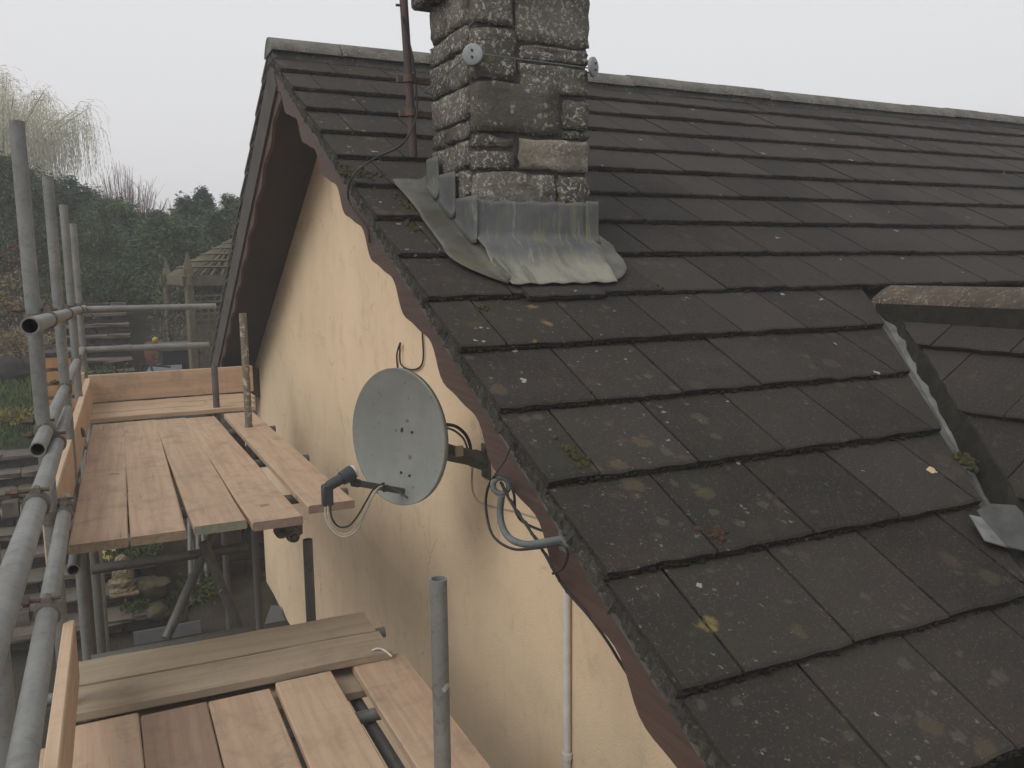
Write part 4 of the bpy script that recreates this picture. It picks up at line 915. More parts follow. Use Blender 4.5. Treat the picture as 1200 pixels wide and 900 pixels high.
# ------------------------------------------------------------------ vegetation helpers
def leafquads(C, D, L, W, seed=0, fold=.0):
    g = np.random.default_rng(seed); n = len(C); D = D/np.linalg.norm(D, axis=1, keepdims=True)
    a = g.standard_normal((n, 3)); S = np.cross(D, a); S /= np.linalg.norm(S, axis=1, keepdims=True)
    L = np.asarray(L).reshape(-1, 1)*np.ones((n, 1)); W = np.asarray(W).reshape(-1, 1)*np.ones((n, 1))
    V = np.stack([C, C+D*L*.5+S*W*.5, C+D*L, C+D*L*.5-S*W*.5], 1).reshape(-1, 3); F = np.arange(4*n).reshape(n, 4); return V, F
def conifer(x, y, h, r, label, mat, seed, n=2600, droop=.25, cone=.75, lean=0):
    g = np.random.default_rng(seed); z0 = float(Hgt(x, y)); t = empty('conifer_tree', (x, y, z0), label, 'tree', None)
    mb = MB(); mb.tube([(x, y, z0-.1), (x+.02, y, z0+h*.5), (x+lean, y, z0+h*.93)], [.11, .07, .015], 8); tr = mb.build('trunk', M_TRUNK, t, True)
    nb = 80; bt = np.sort(g.beta(1.0, 1.25, nb)); C = []; D = []; Ls = []
    for i in range(nb):
        tt = bt[i]; az = g.uniform(0, 6.283); R = r*((1-tt)**cone)*g.uniform(.62, 1.12)+.10; z = z0+.12+tt*h*.95
        d = np.array([math.cos(az), math.sin(az), 0]); m = int(n/nb*(.5+1.1*(1-tt)))
        u = g.uniform(.02, 1, m)**.8; wid = .42*R*(1-.55*u)
        side = np.cross(d, [0, 0, 1]); lat = g.normal(0, 1, m)*wid*.55
        pz = .32*R*np.sin(u*2.3) - droop*R*u**2 + g.normal(0, .05, m)*(1+R)
        ctr = np.array([x+lean*tt, y, z])+d*(u*R)[:, None]+side*lat[:, None]; ctr[:, 2] += pz-.12*np.abs(lat)
        dd = d*.9+side*np.sign(lat)[:, None]*g.uniform(.1, .9, m)[:, None]+g.normal(0, .25, (m, 3)); dd[:, 2] += .25-.55*u
        C.append(ctr); D.append(dd); Ls.append(g.uniform(.055, .135, m))
    C = np.concatenate(C); D = np.concatenate(D); Ls = np.concatenate(Ls)
    # leading shoot
    m = 90; u = g.uniform(0, 1, m); top = np.stack([x+lean*(1+.6*u)+g.normal(0, .025, m), y+g.normal(0, .025, m), z0+h*(.86+.17*u)], 1); C = np.concatenate([C, top]); D = np.concatenate([D, g.normal(0, .6, (m, 3))+[lean*2, 0, .4]]); Ls = np.concatenate([Ls, np.full(m, .08)])
    V1, F1 = leafquads(C, D, Ls, Ls*.30, seed); reps = [V1]; 
    for q in range(3):
        D2 = D/np.linalg.norm(D, axis=1, keepdims=True)+g.normal(0, .45, D.shape); C2 = C+D*.02+g.normal(0, .035, C.shape); reps.append(leafquads(C2, D2, Ls*.75, Ls*.22, seed+q+1)[0])
    V = np.concatenate(reps); F = np.arange(len(V)).reshape(-1, 4)
    link('crown', npmesh('crown', V, F, mat, off=PL[t]), t); return t
def groundpt(u, d): # world x, y of a pixel column at camera depth d
    p = dep(u, 345, d); return p[0], p[1]
CONS = [(-45, 15.5, 180, 1.25, 'broad dark conifer at the far left end of the garden hedge', 0), (25, 15.2, 188, 1.2, 'tall dark conifer below the weeping willow', 0), (85, 16.3, 214, 1.15, 'dark feathery conifer to the right of the weeping willow', 1),
        (130, 15.6, 240, 1.05, 'dark conifer in front of the bare twiggy tree', 0), (178, 16.2, 258, 1.0, 'low dark conifer between the bare tree and the pergola', 1), (228, 17.0, 224, .80, 'slim conifer with drooping top rising behind the pergola', 1), (272, 16.2, 236, 1.0, 'dark conifer behind the trellis panel of the pergola', 0), (330, 16.8, 240, 1.1, 'dark conifer half hidden behind the far verge of the roof', 0),
        (55, 17.4, 222, 1.2, 'second row conifer behind the crimson maple shrub', 1), (155, 17.6, 258, 1.2, 'second row conifer under the bare twiggy tree', 0), (205, 15.2, 262, 1.0, 'low bushy conifer directly behind the pergola finials', 0)]
for i, (u, d, v, r, lab, mt) in enumerate(CONS):
    x, y = groundpt(u, d); h = (dep(u, v, d)[2]-float(Hgt(x, y)))/1.02; conifer(x, y, h, r*1.15, lab, (M_CON, M_CON2)[mt], 40+i, lean=(.14 if i == 5 else random.uniform(-.05, .05)), n=14000, cone=(.8 if i in (5, 7) else .5))
# willow
def willow(u, d, v, label, seed):
    g = np.random.default_rng(seed); x, y = groundpt(u, d); z0 = float(Hgt(x, y)); h = (dep(u, v, d)[2]-z0)/1.02; t = empty('willow_tree', (x, y, z0), label, 'tree'); mb = MB(); tips = []
    mb.tube([(x, y, z0-.2), (x+.1, y, z0+h*.3), (x+.2, y, z0+h*.45)], [.28, .22, .17], 9)
    base = np.array([x+.15, y, z0+h*.4])
    for i in range(26):
        az = g.uniform(0, 6.283); R = g.uniform(.8, 2.9); top = np.array([x+math.cos(az)*R, y+math.sin(az)*R, z0+h*(1.02-.085*R*g.uniform(.8, 1.2))-g.uniform(0, .25)*h*(R < 2)])
        midp = base*.45+top*.55+np.array([0, 0, .25]); pts = smoothpts([base, midp, top], 6); mb.tube(pts, list(np.linspace(.05, .006, len(pts))), 5)
        for p in pts[5:]: tips.append(p)
    mb.build('trunk', simple('willow_bark', (.26, .245, .19), (.19, .18, .14), 6, .9, .3), t, True)
    tips = np.array(tips); m = 3200; C = []; D = []; Ls = []
    for i in range(m):
        p = tips[g.integers(len(tips))]+g.normal(0, .12, 3); az = g.uniform(0, 6.283); out = np.array([math.cos(az), math.sin(az), 0])*g.uniform(.15, .75); Ln = g.uniform(.7, 2.2); k = 16
        uu = np.linspace(0, 1, k)[:, None]; q = p+out*(1-np.exp(-3*uu))+np.array([0, 0, 1])*(.35*np.sin(uu*2.2)*.6-Ln*uu**1.6)
        C.append(q[:-1]); D.append(np.diff(q, axis=0)+g.normal(0, .012, (k-1, 3))); Ls.append(np.linalg.norm(np.diff(q, axis=0), axis=1)*1.1)
    V, F = leafquads(np.concatenate(C), np.concatenate(D), np.concatenate(Ls), .022, seed); link('crown', npmesh('crown', V, F, M_WIL, off=PL[t]), t)
willow(8, 27, 78, 'pale yellow weeping willow standing in the mist above the hedge', 5)
# bare tree
def bare(u, d, v, w_, label, seed, n=120):
    g = np.random.default_rng(seed); x, y = groundpt(u, d); z0 = float(Hgt(x, y)); h = (dep(u, v, d)[2]-z0)/1.02; t = empty('bare_tree', (x, y, z0), label, 'tree'); mb = MB()
    mb.tube([(x, y, z0-.1), (x, y, z0+h*.3)], [.12, .09], 8); tr = mb.build('trunk', M_TRUNK, t, True); mb = MB()
    for i in range(n):
        a = g.uniform(-1, 1); b_ = g.uniform(-.7, .7); H = h*(1.02-.32*abs(a)**1.5)*g.uniform(.75, 1.0); p0 = np.array([x+a*w_*.25, y+b_*w_*.2, z0+h*g.uniform(.2, .45)]); p2 = np.array([x+a*w_+g.normal(0, .08), y+b_*w_, z0+H]); p1 = p0*.5+p2*.5+np.array([a*w_*.12, 0, -.05])
        pts = smoothpts([p0, p1, p2], 3); mb.tube(pts, list(np.linspace(.010, .0035, len(pts))), 3, False)
        for q in range(3):
            s_ = pts[g.integers(2, len(pts)-1)]; mb.tube([s_, s_+np.array([g.normal(0, .12), g.normal(0, .12), g.uniform(.15, .4)])], [.0045, .002], 3, False)
    mb.build('crown', M_BARE, t, fixn=False)
bare(152, 20.5, 192, 1.0, 'bare twiggy tree with upright reddish shoots above the conifers', 8, 170)
bare(212, 21, 225, .4, 'small bare sapling beside the drooping conifer', 9, 40)
# shrubs
def shrub(x, y, r, h, label, mat, seed, n=900, L=.06, name='garden_shrub', cat='shrub', z0=None, group=None):
    g = np.random.default_rng(seed); z0 = float(Hgt(x, y)) if z0 is None else z0; t = empty(name, (x, y, z0), label, cat, group); mb = MB()
    for i in range(5):
        a = g.uniform(0, 6.28); mb.tube([(x, y, z0-.03), (x+math.cos(a)*r*.5, y+math.sin(a)*r*.5, z0+h*.6)], [.015, .006], 4)
    mb.build('stem', M_TRUNK, t); nb = 14; cc = g.normal(0, 1, (nb, 3)); cc /= np.linalg.norm(cc, axis=1, keepdims=True); cc *= g.uniform(.3, .8, (nb, 1))
    k = g.integers(0, nb, n); q = cc[k]+g.normal(0, .26, (n, 3)); C = np.array([x, y, z0+h*.5])+q*np.array([r, r, h*.5]); C[:, 2] = np.maximum(C[:, 2], z0+.01); D = q+g.normal(0, .6, (n, 3)); D[:, 2] += .2
    V, F = leafquads(C, D, g.uniform(.6, 1.3, n)*L, g.uniform(.6, 1.3, n)*L*.5, seed); link('foliage', npmesh('foliage', V, F, mat, off=PL[t]), t); return t
def gp(u, v, surf='h', lift=0.0):
    # point where the pixel ray meets the garden surface
    d = ray(u, v); t = 2.0
    while t < 60:
        p = CAM+d*t
        if p[2] <= float(Hgt(p[0], p[1]))+lift: return p
        t += .02
    return p
p = gp(8, 372); x, y = groundpt(8, 14.2); shrub(x, y, .55, 1.1, 'crimson leaved maple shrub by the left hedge', M_RED, 21, 1500, .07, z0=float(Hgt(x, y)))
x, y = groundpt(-20, 13.0); shrub(x, y, .8, .8, 'brown dry shrub on the rockery bank', M_DRY, 22, 1800, .08)
x, y = groundpt(22, 12.2); shrub(x, y, .5, .5, 'low brownish heather on the bank above the dark stones', M_DRY, 23, 1200, .06)
x, y = groundpt(8, 13.4); shrub(x, y, .5, .7, 'olive green shrub at the top of the lawn', M_SHRUB, 24, 1200, .06)
x, y = groundpt(62, 13.2); shrub(x, y, .35, .75, 'dark green shrub behind the orange slatted box', M_SHRUB, 25, 900, .06)
x, y = groundpt(118, 11.6); shrub(x, y, .33, .55, 'green shrub beside the upper garden steps', M_SHRUB, 26, 1100, .06)
x, y = groundpt(128, 10.9); shrub(x, y, .25, .25, 'low bright green plant at the edge of the upper steps', M_GRASS, 27, 800, .05)
x, y = groundpt(168, 12.6); shrub(x, y, .22, .35, 'small green plant below the terracotta pot', M_SHRUB, 28, 600, .05)
x, y = groundpt(8, 10.9); shrub(x, y, .5, .12, 'yellow groundcover along the top edge of the lawn', M_YG, 29, 1500, .05)
x, y = groundpt(2, 9.4); shrub(x, y, .35, .14, 'yellow green groundcover low on the lawn bank', M_YG, 30, 900, .05)
for i, (u, d, s_) in enumerate([(2, 11.8, .27), (33, 12.0, .25), (55, 12.2, .22), (24, 13.2, .16)]):
    x, y = groundpt(u, d); z0 = float(Hgt(x, y)); V = ICO3_V*np.array([s_*1.2, s_*.8, s_*.75])*(1+.24*vnoise(ICO3_V, 2.2, 60+i)+.12*vnoise(ICO3_V, 6, 70+i))[:, None]
    mb = MB(); mb.add(V+np.array([x, y, z0+s_*.3]), [tuple(f) for f in ICO3_F]); mb.thing('garden_rock', M_RISER[0] if i < 3 else M_ROCK, ['dark boulder at the far left of the lawn bank', 'dark boulder behind the tallest scaffold tube', 'dark boulder next to the orange slatted box', 'pale mushroom shaped stone on the brown heather bank'][i], 'rock', smooth=True)
# lawn
g = np.random.default_rng(12); n = 26000; X = g.uniform(-5.5, -1.72, n); Y = g.uniform(4.6, 8.3, n); keep = ~((X > -2.62) & (Y < 6.35)); X, Y = X[keep], Y[keep]; n = len(X)
C = np.stack([X, Y, Hgt(X, Y)-.01], 1); D = g.normal(0, .35, (n, 3)); D[:, 2] = 1; V, F = leafquads(C, D, g.uniform(.06, .13, n), .014, 3); tag(link('lawn_grass', npmesh('lawn_grass', V, F, M_GRASS)), 'rough green grass on the sloping bank left of the steps', 'grass', kind='stuff')
# orange slatted box
x, y = groundpt(65, 10.6); z0 = float(Hgt(x, y)); box_ = empty('slatted_box', (x, y, z0), 'orange stained slatted wooden box on the bank behind the scaffold', 'box')
zt = on(65, 415, 1, y)[2]; nsl = 8; hh = (zt-z0+.25)/nsl
for i in range(nsl):
    for (dx, dy, sx, sy) in ((0, -.2, .42, .022), (0, .2, .42, .022), (-.2, 0, .022, .378), (.2, 0, .022, .378)):
        mb = MB(); mb.box((x+dx, y+dy, zt-hh*(i+.5)), (sx, sy, hh*.74), bev=.004); mb.build('slat', M_ORNG, box_)
mb = MB(); mb.box((x, y, zt+.02), (.46, .46, .04), bev=.005); mb.build('lid', M_BIN, box_)
# pergola
PGD = 12.2
pg = empty('garden_pergola', (.1, 7.2, -3.25), 'green tinged timber pergola with pointed finials and trellis panel', 'pergola')
def gpx(u, d): return np.array(groundpt(u, d))
A = gpx(197, 12.6); B = gpx(222, 11.5); dirx = np.array([.93, .37]); C_ = B+dirx*1.9; D_ = A+dirx*1.9
for i, (q, vt) in enumerate(((A, 332), (B, 326), (C_, 326), (D_, 332))):
    zt = on(210, 330, 1, q[1])[2] if False else dep(210, vt, 12.0)[2]; mb = MB(); mb.box((q[0], q[1], (zt-3.3)/2), (.095, .095, zt+3.3), Matrix.Rotation(math.atan2(.37, .93), 3, 'Z'), bev=.006); po = mb.build('post', M_TRELL, pg)
    mb = MB(); zc = zt+.02; mb.add([(q[0]+a*.06, q[1]+b_*.06, zc+c) for c in (0, .10) for a, b_ in ((-1, -1), (1, -1), (1, 1), (-1, 1))] + [(q[0], q[1], zc+.36)], [(0, 1, 5, 4), (1, 2, 6, 5), (2, 3, 7, 6), (3, 0, 4, 7), (4, 5, 8), (5, 6, 8), (6, 7, 8), (7, 4, 8), (0, 3, 2, 1)]); mb.build('finial', M_TRELL, po)
zbm = dep(210, 329, 12.0)[2]
def beam(p, q, z, hgt=.14, th=.045, name='beam'):
    p = np.array(p); q = np.array(q); L = np.linalg.norm(q-p)+.2; c = (p+q)/2; mb = MB(); mb.box((c[0], c[1], z), (L, th, hgt), Matrix.Rotation(math.atan2(q[1]-p[1], q[0]-p[0]), 3, 'Z'), bev=.004); return mb.build(name, M_TRELL, pg)
beam(A, B, zbm+.01); beam(B, C_, zbm); beam(C_, D_, zbm+.01); beam(A, D_, zbm+.002)
ctr = (A+B+C_+D_)/4; ap = np.array([ctr[0], ctr[1], zbm+.62])
for (p, q) in ((A, B), (B, C_), (C_, D_), (D_, A)):
    for t in np.linspace(.0, 1, 13)[:-1]:
        e = p+(q-p)*t; e3 = np.array([e[0], e[1], zbm+.07]); mb = MB(); mb.tube([e3, e3+(ap-e3)*.97], .020, 4); mb.build('rafter', M_TRELL, pg)
    for r_ in (.15, .32, .5, .66, .8):
        a3 = np.array([*p, zbm+.09])*(1-r_)+ap*r_+np.array([0, 0, .02]); b3 = np.array([*q, zbm+.09])*(1-r_)+ap*r_+np.array([0, 0, .02]); mb = MB(); mb.tube([a3, b3], .016, 4); mb.build('batten', M_TRELL, pg)
# trellis panel right of the front post
tz1 = dep(235, 347, 11.5)[2]; tz0 = -3.2; ang = math.atan2(.37, .93); RMz = Matrix.Rotation(ang, 3, 'Z'); T0 = B+dirx*.06; TL = 1.2
tp_ = empty('trellis_panel', (*(T0+dirx*TL/2), tz0), 'square lattice trellis panel fixed beside the front pergola post', 'trellis')
nv, nh = 13, 19
for i in range(nv):
    c = T0+dirx*(TL*i/(nv-1)); mb = MB(); mb.box((c[0], c[1], (tz0+tz1)/2), (.024 if 0 < i < nv-1 else .04, .016, tz1-tz0), RMz); mb.build('upright_slat', M_TRELL, tp_)
for i in range(nh):
    z = tz0+(tz1-tz0)*i/(nh-1); c = T0+dirx*TL/2+np.array([.37, -.93])*.016; mb = MB(); mb.box((c[0], c[1], z), (TL, .014, .026), RMz); mb.build('cross_slat', M_TRELL, tp_)
mb = MB(); c = T0+dirx*(.60)+np.array([.37, -.93])*.05; zz1 = dep(240, 418, 11.4)[2]; mb.box((c[0], c[1], (tz0+zz1)/2), (.82, .03, zz1-tz0), RMz); mb.thing('timber_panel', M_TRELL, 'plain timber panel standing against the lower trellis', 'panel')
x, y = A+np.array([.02, -.12]); shrub(x, y, .30, 2.05, 'white flowering climber growing up the rear pergola post', mat_leaf('climber_leaf', (.07, .075, .035), (.11, .11, .06), (.34, .33, .26), 6), 31, 1500, .045, 'climbing_plant', 'climber', z0=-3.25)
# wheeled bin
x, y = gpx(206, 11.9); zt = on(206, 402, 1, y)[2]; bn = empty('wheelie_bin', (x, y, -3.25), 'black wheelie bin between the pergola posts', 'bin'); hB = zt+3.25
mb = MB(); V = [(x+a*(.21+.04*t), y+b_*(.24+.05*t), -3.22+t*(hB-.09)) for t in (0, 1) for a, b_ in ((-1, -1), (1, -1), (1, 1), (-1, 1))]; mb.add(V, [(0, 3, 2, 1), (4, 5, 6, 7), (0, 1, 5, 4), (1, 2, 6, 5), (2, 3, 7, 6), (3, 0, 4, 7)]); mb.build('bin_body', M_BIN, bn)
mb = MB(); mb.box((x, y-.01, zt-.045), (.53, .62, .06), Matrix.Rotation(.06, 3, 'X'), bev=.02); mb.build('lid', M_SLATE, bn)
for s_ in (-.22, .22): mb = MB(); mb.tube([(x+s_-.02, y+.22, -3.15), (x+s_+.02, y+.22, -3.15)], .10, 14); mb.build('wheel', M_BIN, bn)
# chimney-shaped terracotta pot with a yellow ball
x, y = gpx(178, 12.8); zt = on(178, 401, 1, y)[2]; z0 = float(Hgt(x, y)); po = empty('terracotta_pot', (x, y, min(z0, zt-.55)), 'tall terracotta pot beside the steps with a yellow ball on top', 'pot')
mb = MB(); zz = min(z0, zt-.55); mb.tube([(x, y, zz), (x, y, zt-.24), (x, y, zt-.20), (x, y, zt-.05), (x, y, zt)], [.12, .15, .17, .165, .14], 18); mb.build('pot_body', M_TERR, po, True)
mb = MB(); mb.add(ICO3_V*.042+np.array([x, y, zt+.036]), [tuple(f) for f in ICO3_F]); mb.thing('yellow_ball', simple('yellow_paint', (.50, .36, .05), (.42, .30, .05), 10, .5, .05), 'small yellow ball resting on the terracotta pot', 'ball', smooth=True)
# folded garden chair
x, y = gpx(175, 11.2); zc = on(175, 445, 1, y)[2]; ch = empty('folding_chair', (x, y, -3.25), 'folded garden chair with blue grey fabric and dark metal frame', 'chair')
mb = MB(); mb.quadbox([(x-.12, y-.1, zc+.10), (x+.34, y-.05, zc+.08), (x+.36, y+.2, zc+.16), (x-.05, y+.2, zc+.16)], np.array([0, -.2, 1]), .03); mb.build('seat', M_BLUE, ch)
for (a, b_) in (((-.28, -.1, -.35), (-.15, -.1, .22)), ((-.15, -.1, .22), (.2, -.05, .16)), ((-.18, -.12, .06), (.12, -.1, -.04)), ((-.05, -.12, .2), (.1, -.1, -.35)), ((-.25, .18, -.35), (-.12, .18, .24)), ((.3, .15, .14), (.3, .15, -.4)), ((.3, -.06, .08), (.3, -.06, -.4))):
    mb = MB(); mb.tube([np.array([x, y, zc])+np.array(a), np.array([x, y, zc])+np.array(b_)], .014, 8); mb.build('frame_tube', M_BIN, ch, True)
# solar garden light
x, y = gpx(108, 13.4); z0 = float(Hgt(x, y)); zt = on(108, 373, 1, y)[2]; gl = empty('garden_light', (x, y, z0), 'small stake garden light beside the upper steps', 'light')
mb = MB(); mb.tube([(x, y, z0-.1), (x, y, zt-.04)], .012, 8); mb.build('stake', M_BIN, gl); mb = MB(); mb.tube([(x, y, zt-.04), (x, y, zt), (x, y, zt+.02)], [.02, .045, .03], 12); mb.build('lamp_head', M_WHITE, gl, True)
# statue, daffodils, rocks, planter, tubes, canes
def stepz(y): return GZ+RISE*(np.floor((y-3.07)/RUN)+1)
def surf(u, v):
    # first point where the pixel ray meets the steps or the garden soil
    d = ray(u, v); t = 5.0
    while t < 30:
        p = CAM+d*t; h = float(Hgt(p[0], p[1]))
        if -2.6 < p[0] < -.72 and 3.07 < p[1] < 9.8: h = max(h, float(stepz(p[1])))
        if p[2] <= h: return p[0], p[1], h
        t += .01
    return p[0], p[1], h
x, y, zs = surf(146, 700)
stt = empty('stone_statue', (x, y, zs), 'weathered stone garden figure sitting on the steps', 'statue')
V = []; 
def blob(c, s_, seed): v = ICO3_V*np.array(s_)*(1+.20*vnoise(ICO3_V, 3.6, seed)+.14*vnoise(ICO3_V, 9, seed+1))[:, None]+np.array(c); return v
mb = MB()
for i, (c, s_) in enumerate([((0, 0, .03), (.125, .10, .045)), ((-.02, 0, .10), (.115, .09, .085)), ((.01, 0, .19), (.09, .075, .10)), ((.055, .0, .22), (.05, .06, .11)), ((-.055, -.01, .19), (.045, .05, .10))]): mb.add(blob(np.array([x, y, zs])+c, s_, 80+2*i), [tuple(f) for f in ICO3_F])
bd = mb.build('figure_body', M_STAT, stt, True); mb = MB(); mb.add(blob((x-.005, y, zs+.325), (.058, .058, .062), 95), [tuple(f) for f in ICO3_F]); mb.build('figure_head', M_STAT, stt, True)
mb = MB(); mb.box((x, y, zs+.0), (.27, .22, .03), bev=.006); mb.build('plinth', M_STAT, stt)
x2, y2, z2 = surf(128, 676); df = empty('daffodil_clump', (x2, y2, z2), 'clump of pale yellow daffodils behind the stone figure', 'flowers')
g = np.random.default_rng(3); n = 120; C = np.array([x2, y2, z2])+g.normal(0, .07, (n, 3))*[1, 1, 0]; D = g.normal(0, .25, (n, 3)); D[:, 2] = 1; V, F = leafquads(C, D, .2, .016, 1); link('leaves', npmesh('leaves', V, F, M_GRASS, off=PL[df]), df)
for i in range(11):
    c = np.array([x2, y2, z2])+np.array([g.normal(0, .075), g.normal(0, .05), g.uniform(.13, .24)]); mb = MB()
    for q in range(6): a = q*1.047; mb.add([c, c+.022*np.array([math.cos(a-.4), -.35, math.sin(a-.4)]), c+.034*np.array([math.cos(a), -.25, math.sin(a)]), c+.022*np.array([math.cos(a+.4), -.35, math.sin(a+.4)])], [(0, 1, 2, 3)])
    mb.tube([c, c+np.array([0, -.022, 0])], [.008, .012], 7); mb.build('flower', M_YEL, df, fixn=False)
x, y, z_ = surf(168, 668); shrub(x, y, .22, .24, 'low green plant behind the stone figure', M_SHRUB, 33, 700, .04, z0=z_)
for i, (u, v, d, s_, m_, lab) in enumerate([(178, 688, 9.6, .15, M_ROCK, 'mossy ochre boulder right of the stone figure'), (190, 700, 9.3, .14, M_RISER[1], 'brown stone below the mossy boulder'), (186, 728, 8.9, .10, M_ROCK, 'ochre stone in the bed above the grey sheet'), (207, 728, 8.8, .09, M_RISER[1], 'small brown stone beside the ochre stone')]):
    x, y, z0 = surf(u, v); Vv = ICO3_V*np.array([s_*1.1, s_*.8, s_*.75])*(1+.24*vnoise(ICO3_V, 2.2, 160+i)+.12*vnoise(ICO3_V, 6, 170+i))[:, None]; mb = MB(); mb.add(Vv+np.array([x, y, z0]), [tuple(f) for f in ICO3_F]); mb.thing('garden_rock', m_, lab, 'rock', smooth=True)
x, y, z_ = surf(158, 716); shrub(x, y, .13, .10, 'trailing dark plant on the lower steps', M_SHRUB, 35, 400, .035, z0=z_)
x, y, z_ = surf(205, 715); shrub(x, y, .2, .16, 'low dark plant in front of the black tub', M_SHRUB, 36, 600, .04, z0=z_)
x, y, z_ = surf(240, 700); shrub(x, y, .25, .3, 'dark leafy plant behind the leaning tubes', M_SHRUB, 37, 900, .05, z0=z_)
mb = MB(); c = on(197, 748, 1, 2.75); ct = on(197, 734, 1, 2.75); mb.box((c[0], 2.75, (GZ+ct[2])/2), (.60, .03, ct[2]-GZ), Matrix.Rotation(-.12, 3, 'X')); mb.thing('grey_sheet', M_SLATE, 'flat grey sheet leaning at the foot of the garden bed', 'sheet')
# black tub
_x, _y, _z = surf(217, 716); c = np.array([_x, 4.3, _z+.26]); c = on(217, 702, 1, 4.3); tb = empty('black_tub', (c[0], 4.3, c[2]-.26), 'round black tub tilted in the garden bed', 'tub'); mb = MB(); Z0 = c[2]; mb.tube([(c[0], 4.34, Z0-.26), (c[0], 4.31, Z0-.02), (c[0], 4.30, Z0+.02), (c[0], 4.30, Z0+.015), (c[0], 4.31, Z0-.12)], [.15, .20, .21, .19, .16], 22); mb.build('tub_body', M_BIN, tb, True)
for i in range(3):
    a = on(184+i*4, 728-4*i, 1, 4.15); e = on(203+i*2.5, 634, 1, 4.5); mb = MB(); mb.tube([a, e+(e-a)*.1], .006, 6); mb.thing('bamboo_cane', M_CANE, 'thin bamboo cane leaning in the garden bed', 'cane', 'canes leaning in the bed')
for i, (u0, u1) in enumerate(((226, 222), (236, 231), (247, 236), (255, 243), (262, 238), (231, 228))):
    a = on(u0, 742, 1, 3.5+.07*i); a[2] = GZ; e = on(u1, 612, 1, 4.2); e = e+(e-a)*.05; mb = MB(); mb.hollow(a, e, .026, 12); mb.thing('leaning_tube', M_GALVD, 'dull scaffold tube stacked leaning on the dark garden wall', 'tube', 'spare tubes leaning on the garden wall', True)
c = on(325, 740, 0, XW-.1); mb = MB(); q = [on(312, 742, 0, XW-.10), on(342, 742, 0, XW-.03), on(326, 702, 0, XW-.03), on(314, 702, 0, XW-.08)]
q = [np.array([XW-.22, c[1], GZ]), np.array([XW-.02, c[1]-.0, GZ]), np.array([XW-.02, c[1]+.25, on(325, 700, 0, XW)[2]]), np.array([XW-.10, c[1]+.3, on(325, 700, 0, XW)[2]])]
mb.prism(q, np.zeros(3), np.array([0, -.03, 0])); mb.thing('grey_offcut', M_SLATE, 'grey board offcut propped against the foot of the cream wall', 'board')

# ------------------------------------------------------------------ moss, leaves on the roof
g = np.random.default_rng(9); Cs = []; Ss = []
for k in range(1, 16):
    s = S0+k*TG; n = 2000; xx = g.uniform(0, 1, n)**1.5*7.5; dens = .5+.5*np.sin(xx*3.1+k*2)+.4*np.sin(xx*9.7+k)
    for x in xx[g.uniform(0, 1, n) < .30+.35*dens]:
        if k*TG+S0 > 3.3 and vside(x, -s*CP) > -.02: continue
        if .33 < x < .9 and 2.1 < s < 3.0: continue
        q = g.uniform(.2, 1); Cs.append(roofpt(x, s+g.normal(.001, .003), -.019+g.normal(0, .004))); Ss.append(np.array([1.5, .8, .8])*(.0022+.0052*q**3))
# joints near the verge
for i in range(420):
    k = g.integers(3, 15); x = (g.integers(0, 5)+(.5 if k % 2 == 0 else 0))*TW; s = S0+(k-g.uniform(0, .95))*TG; fr = 1-((s-S0)/TG % 1)
    Cs.append(roofpt(x+g.normal(0, .003), s, SLT*fr*TG-.001)); Ss.append(np.array([.7, 1.3, .5])*g.uniform(.002, .0055))
V, F = lumps(Cs, np.array(Ss), 2); tag(link('moss', npmesh('moss', V, F, M_MOSS, True, off=PL[roof]), roof), kind='stuff')
def clump(u, v, n, spread, size, mat, seed, o_=.006):
    g = np.random.default_rng(seed); p = onroof(u, v, 0); x = p[0]; s = math.hypot(p[1], p[2]); C = []
    for i in range(n):
        ss = s+g.normal(0, spread[1]); fr = 1-((ss-S0)/TG % 1); C.append(roofpt(x+g.normal(0, spread[0]), ss, SLT*fr*TG+o_*.3))
    S = np.repeat(g.uniform(.5, 1, n)[:, None], 3, 1)*size*np.array([1, 1, .95]); return lumps(C, S, seed)
VV = []; FF = []; b0 = 0
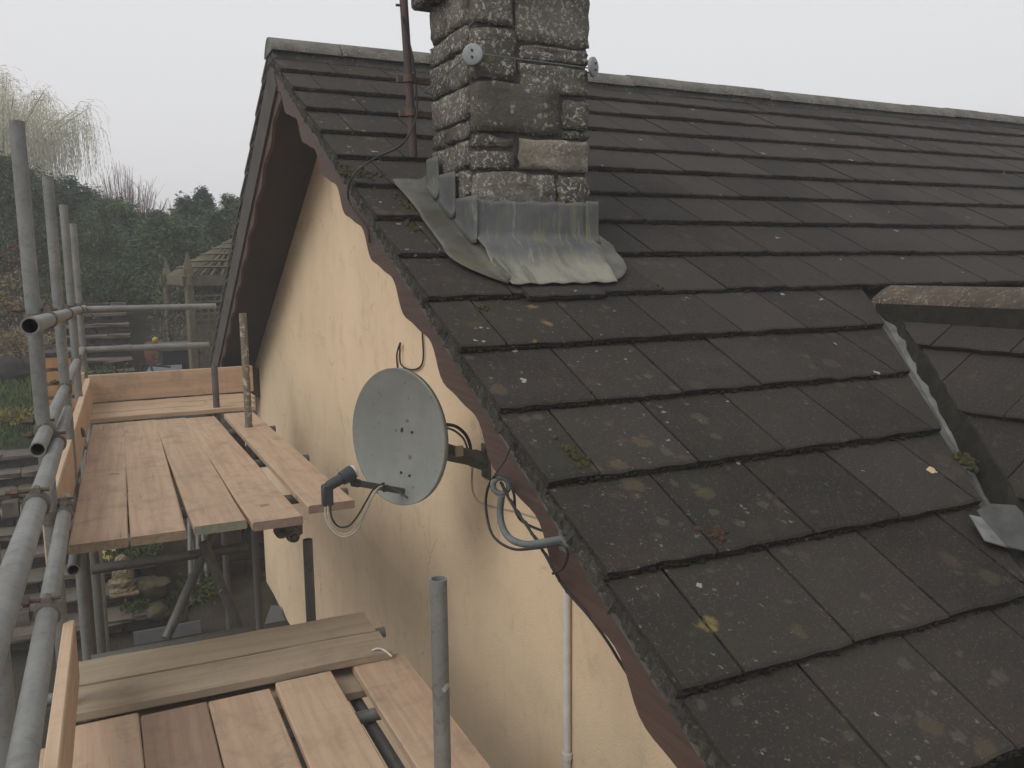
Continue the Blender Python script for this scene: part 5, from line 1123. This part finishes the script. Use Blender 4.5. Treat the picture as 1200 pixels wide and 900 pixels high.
for (u, v, n, sp2, sz, sd_) in [(668, 524, 22, (.010, .022), .012, 1), (676, 534, 22, (.010, .022), .012, 2), (684, 541, 10, (.006, .012), .010, 3), (566, 356, 16, (.012, .01), .009, 4), (424, 203, 60, (.05, .03), .011, 5), (475, 238, 30, (.012, .05), .013, 6), (412, 196, 30, (.03, .03), .012, 7), (485, 262, 24, (.01, .03), .011, 8), (1137, 541, 26, (.02, .03), .014, 9), (770, 335, 12, (.02, .02), .007, 10)]:
    V, F = clump(u, v, n, sp2, sz, M_MOSSG, sd_); VV.append(V); FF.append(F+b0); b0 += len(V)
tag(link('moss', npmesh('moss', np.concatenate(VV), np.concatenate(FF), M_MOSSG, True, off=PL[roof]), roof), 'yellow green moss cushions on the tiles', kind='stuff')
V, F = clump(838, 624, 24, (.014, .016), .010, None, 14); tag(link('moss', npmesh('moss', V, F, M_MOSSR, True, off=PL[roof]), roof), 'red brown moss cushion on a tile', kind='stuff')
# gritty bits and droppings that lie on the tiles higher up
for (u, v, w_, h_, lab, sd_) in ((684, 551, .030, .014, 'curled pale dead leaf beside the moss cushion on the roof', 1), (1094, 548, .020, .016, 'pale dead leaf on a tile near the roof valley', 2)):
    p = onroof(u, v, .0); x = p[0]; s = math.hypot(p[1], p[2]); gg = np.random.default_rng(sd_); mb = MB(); n = 14; V = [roofpt(x, s, -.012)]
    for i in range(n): a = 2*math.pi*i/n; rr = gg.uniform(.75, 1.15); V.append(roofpt(x+w_*rr*math.cos(a), s+h_*rr*math.sin(a), -.014+gg.uniform(.0, .006)))
    mb.add(V, [(0, i+1, (i+1) % n+1) for i in range(n)]); o = mb.thing('dead_leaf', M_DLEAF, lab, 'leaf'); md = o.modifiers.new('t', 'SOLIDIFY'); md.thickness = .0015

# ------------------------------------------------------------------ haze
hz = MB(); hz.box((0, 0, 2.2), (900, 900, 17.4)); ho = hz.build('haze', []); tag(ho, kind='stuff')
hm = bpy.data.materials.new('mist'); hm.use_nodes = True; hn = hm.node_tree.nodes; hn.clear(); out = hn.new('ShaderNodeOutputMaterial'); pv = hn.new('ShaderNodeVolumePrincipled')
pv.inputs['Color'].default_value = (.97, .975, 1.0, 1); pv.inputs['Density'].default_value = .006; hm.node_tree.links.new(pv.outputs[0], out.inputs['Volume']); ho.data.materials.append(hm)
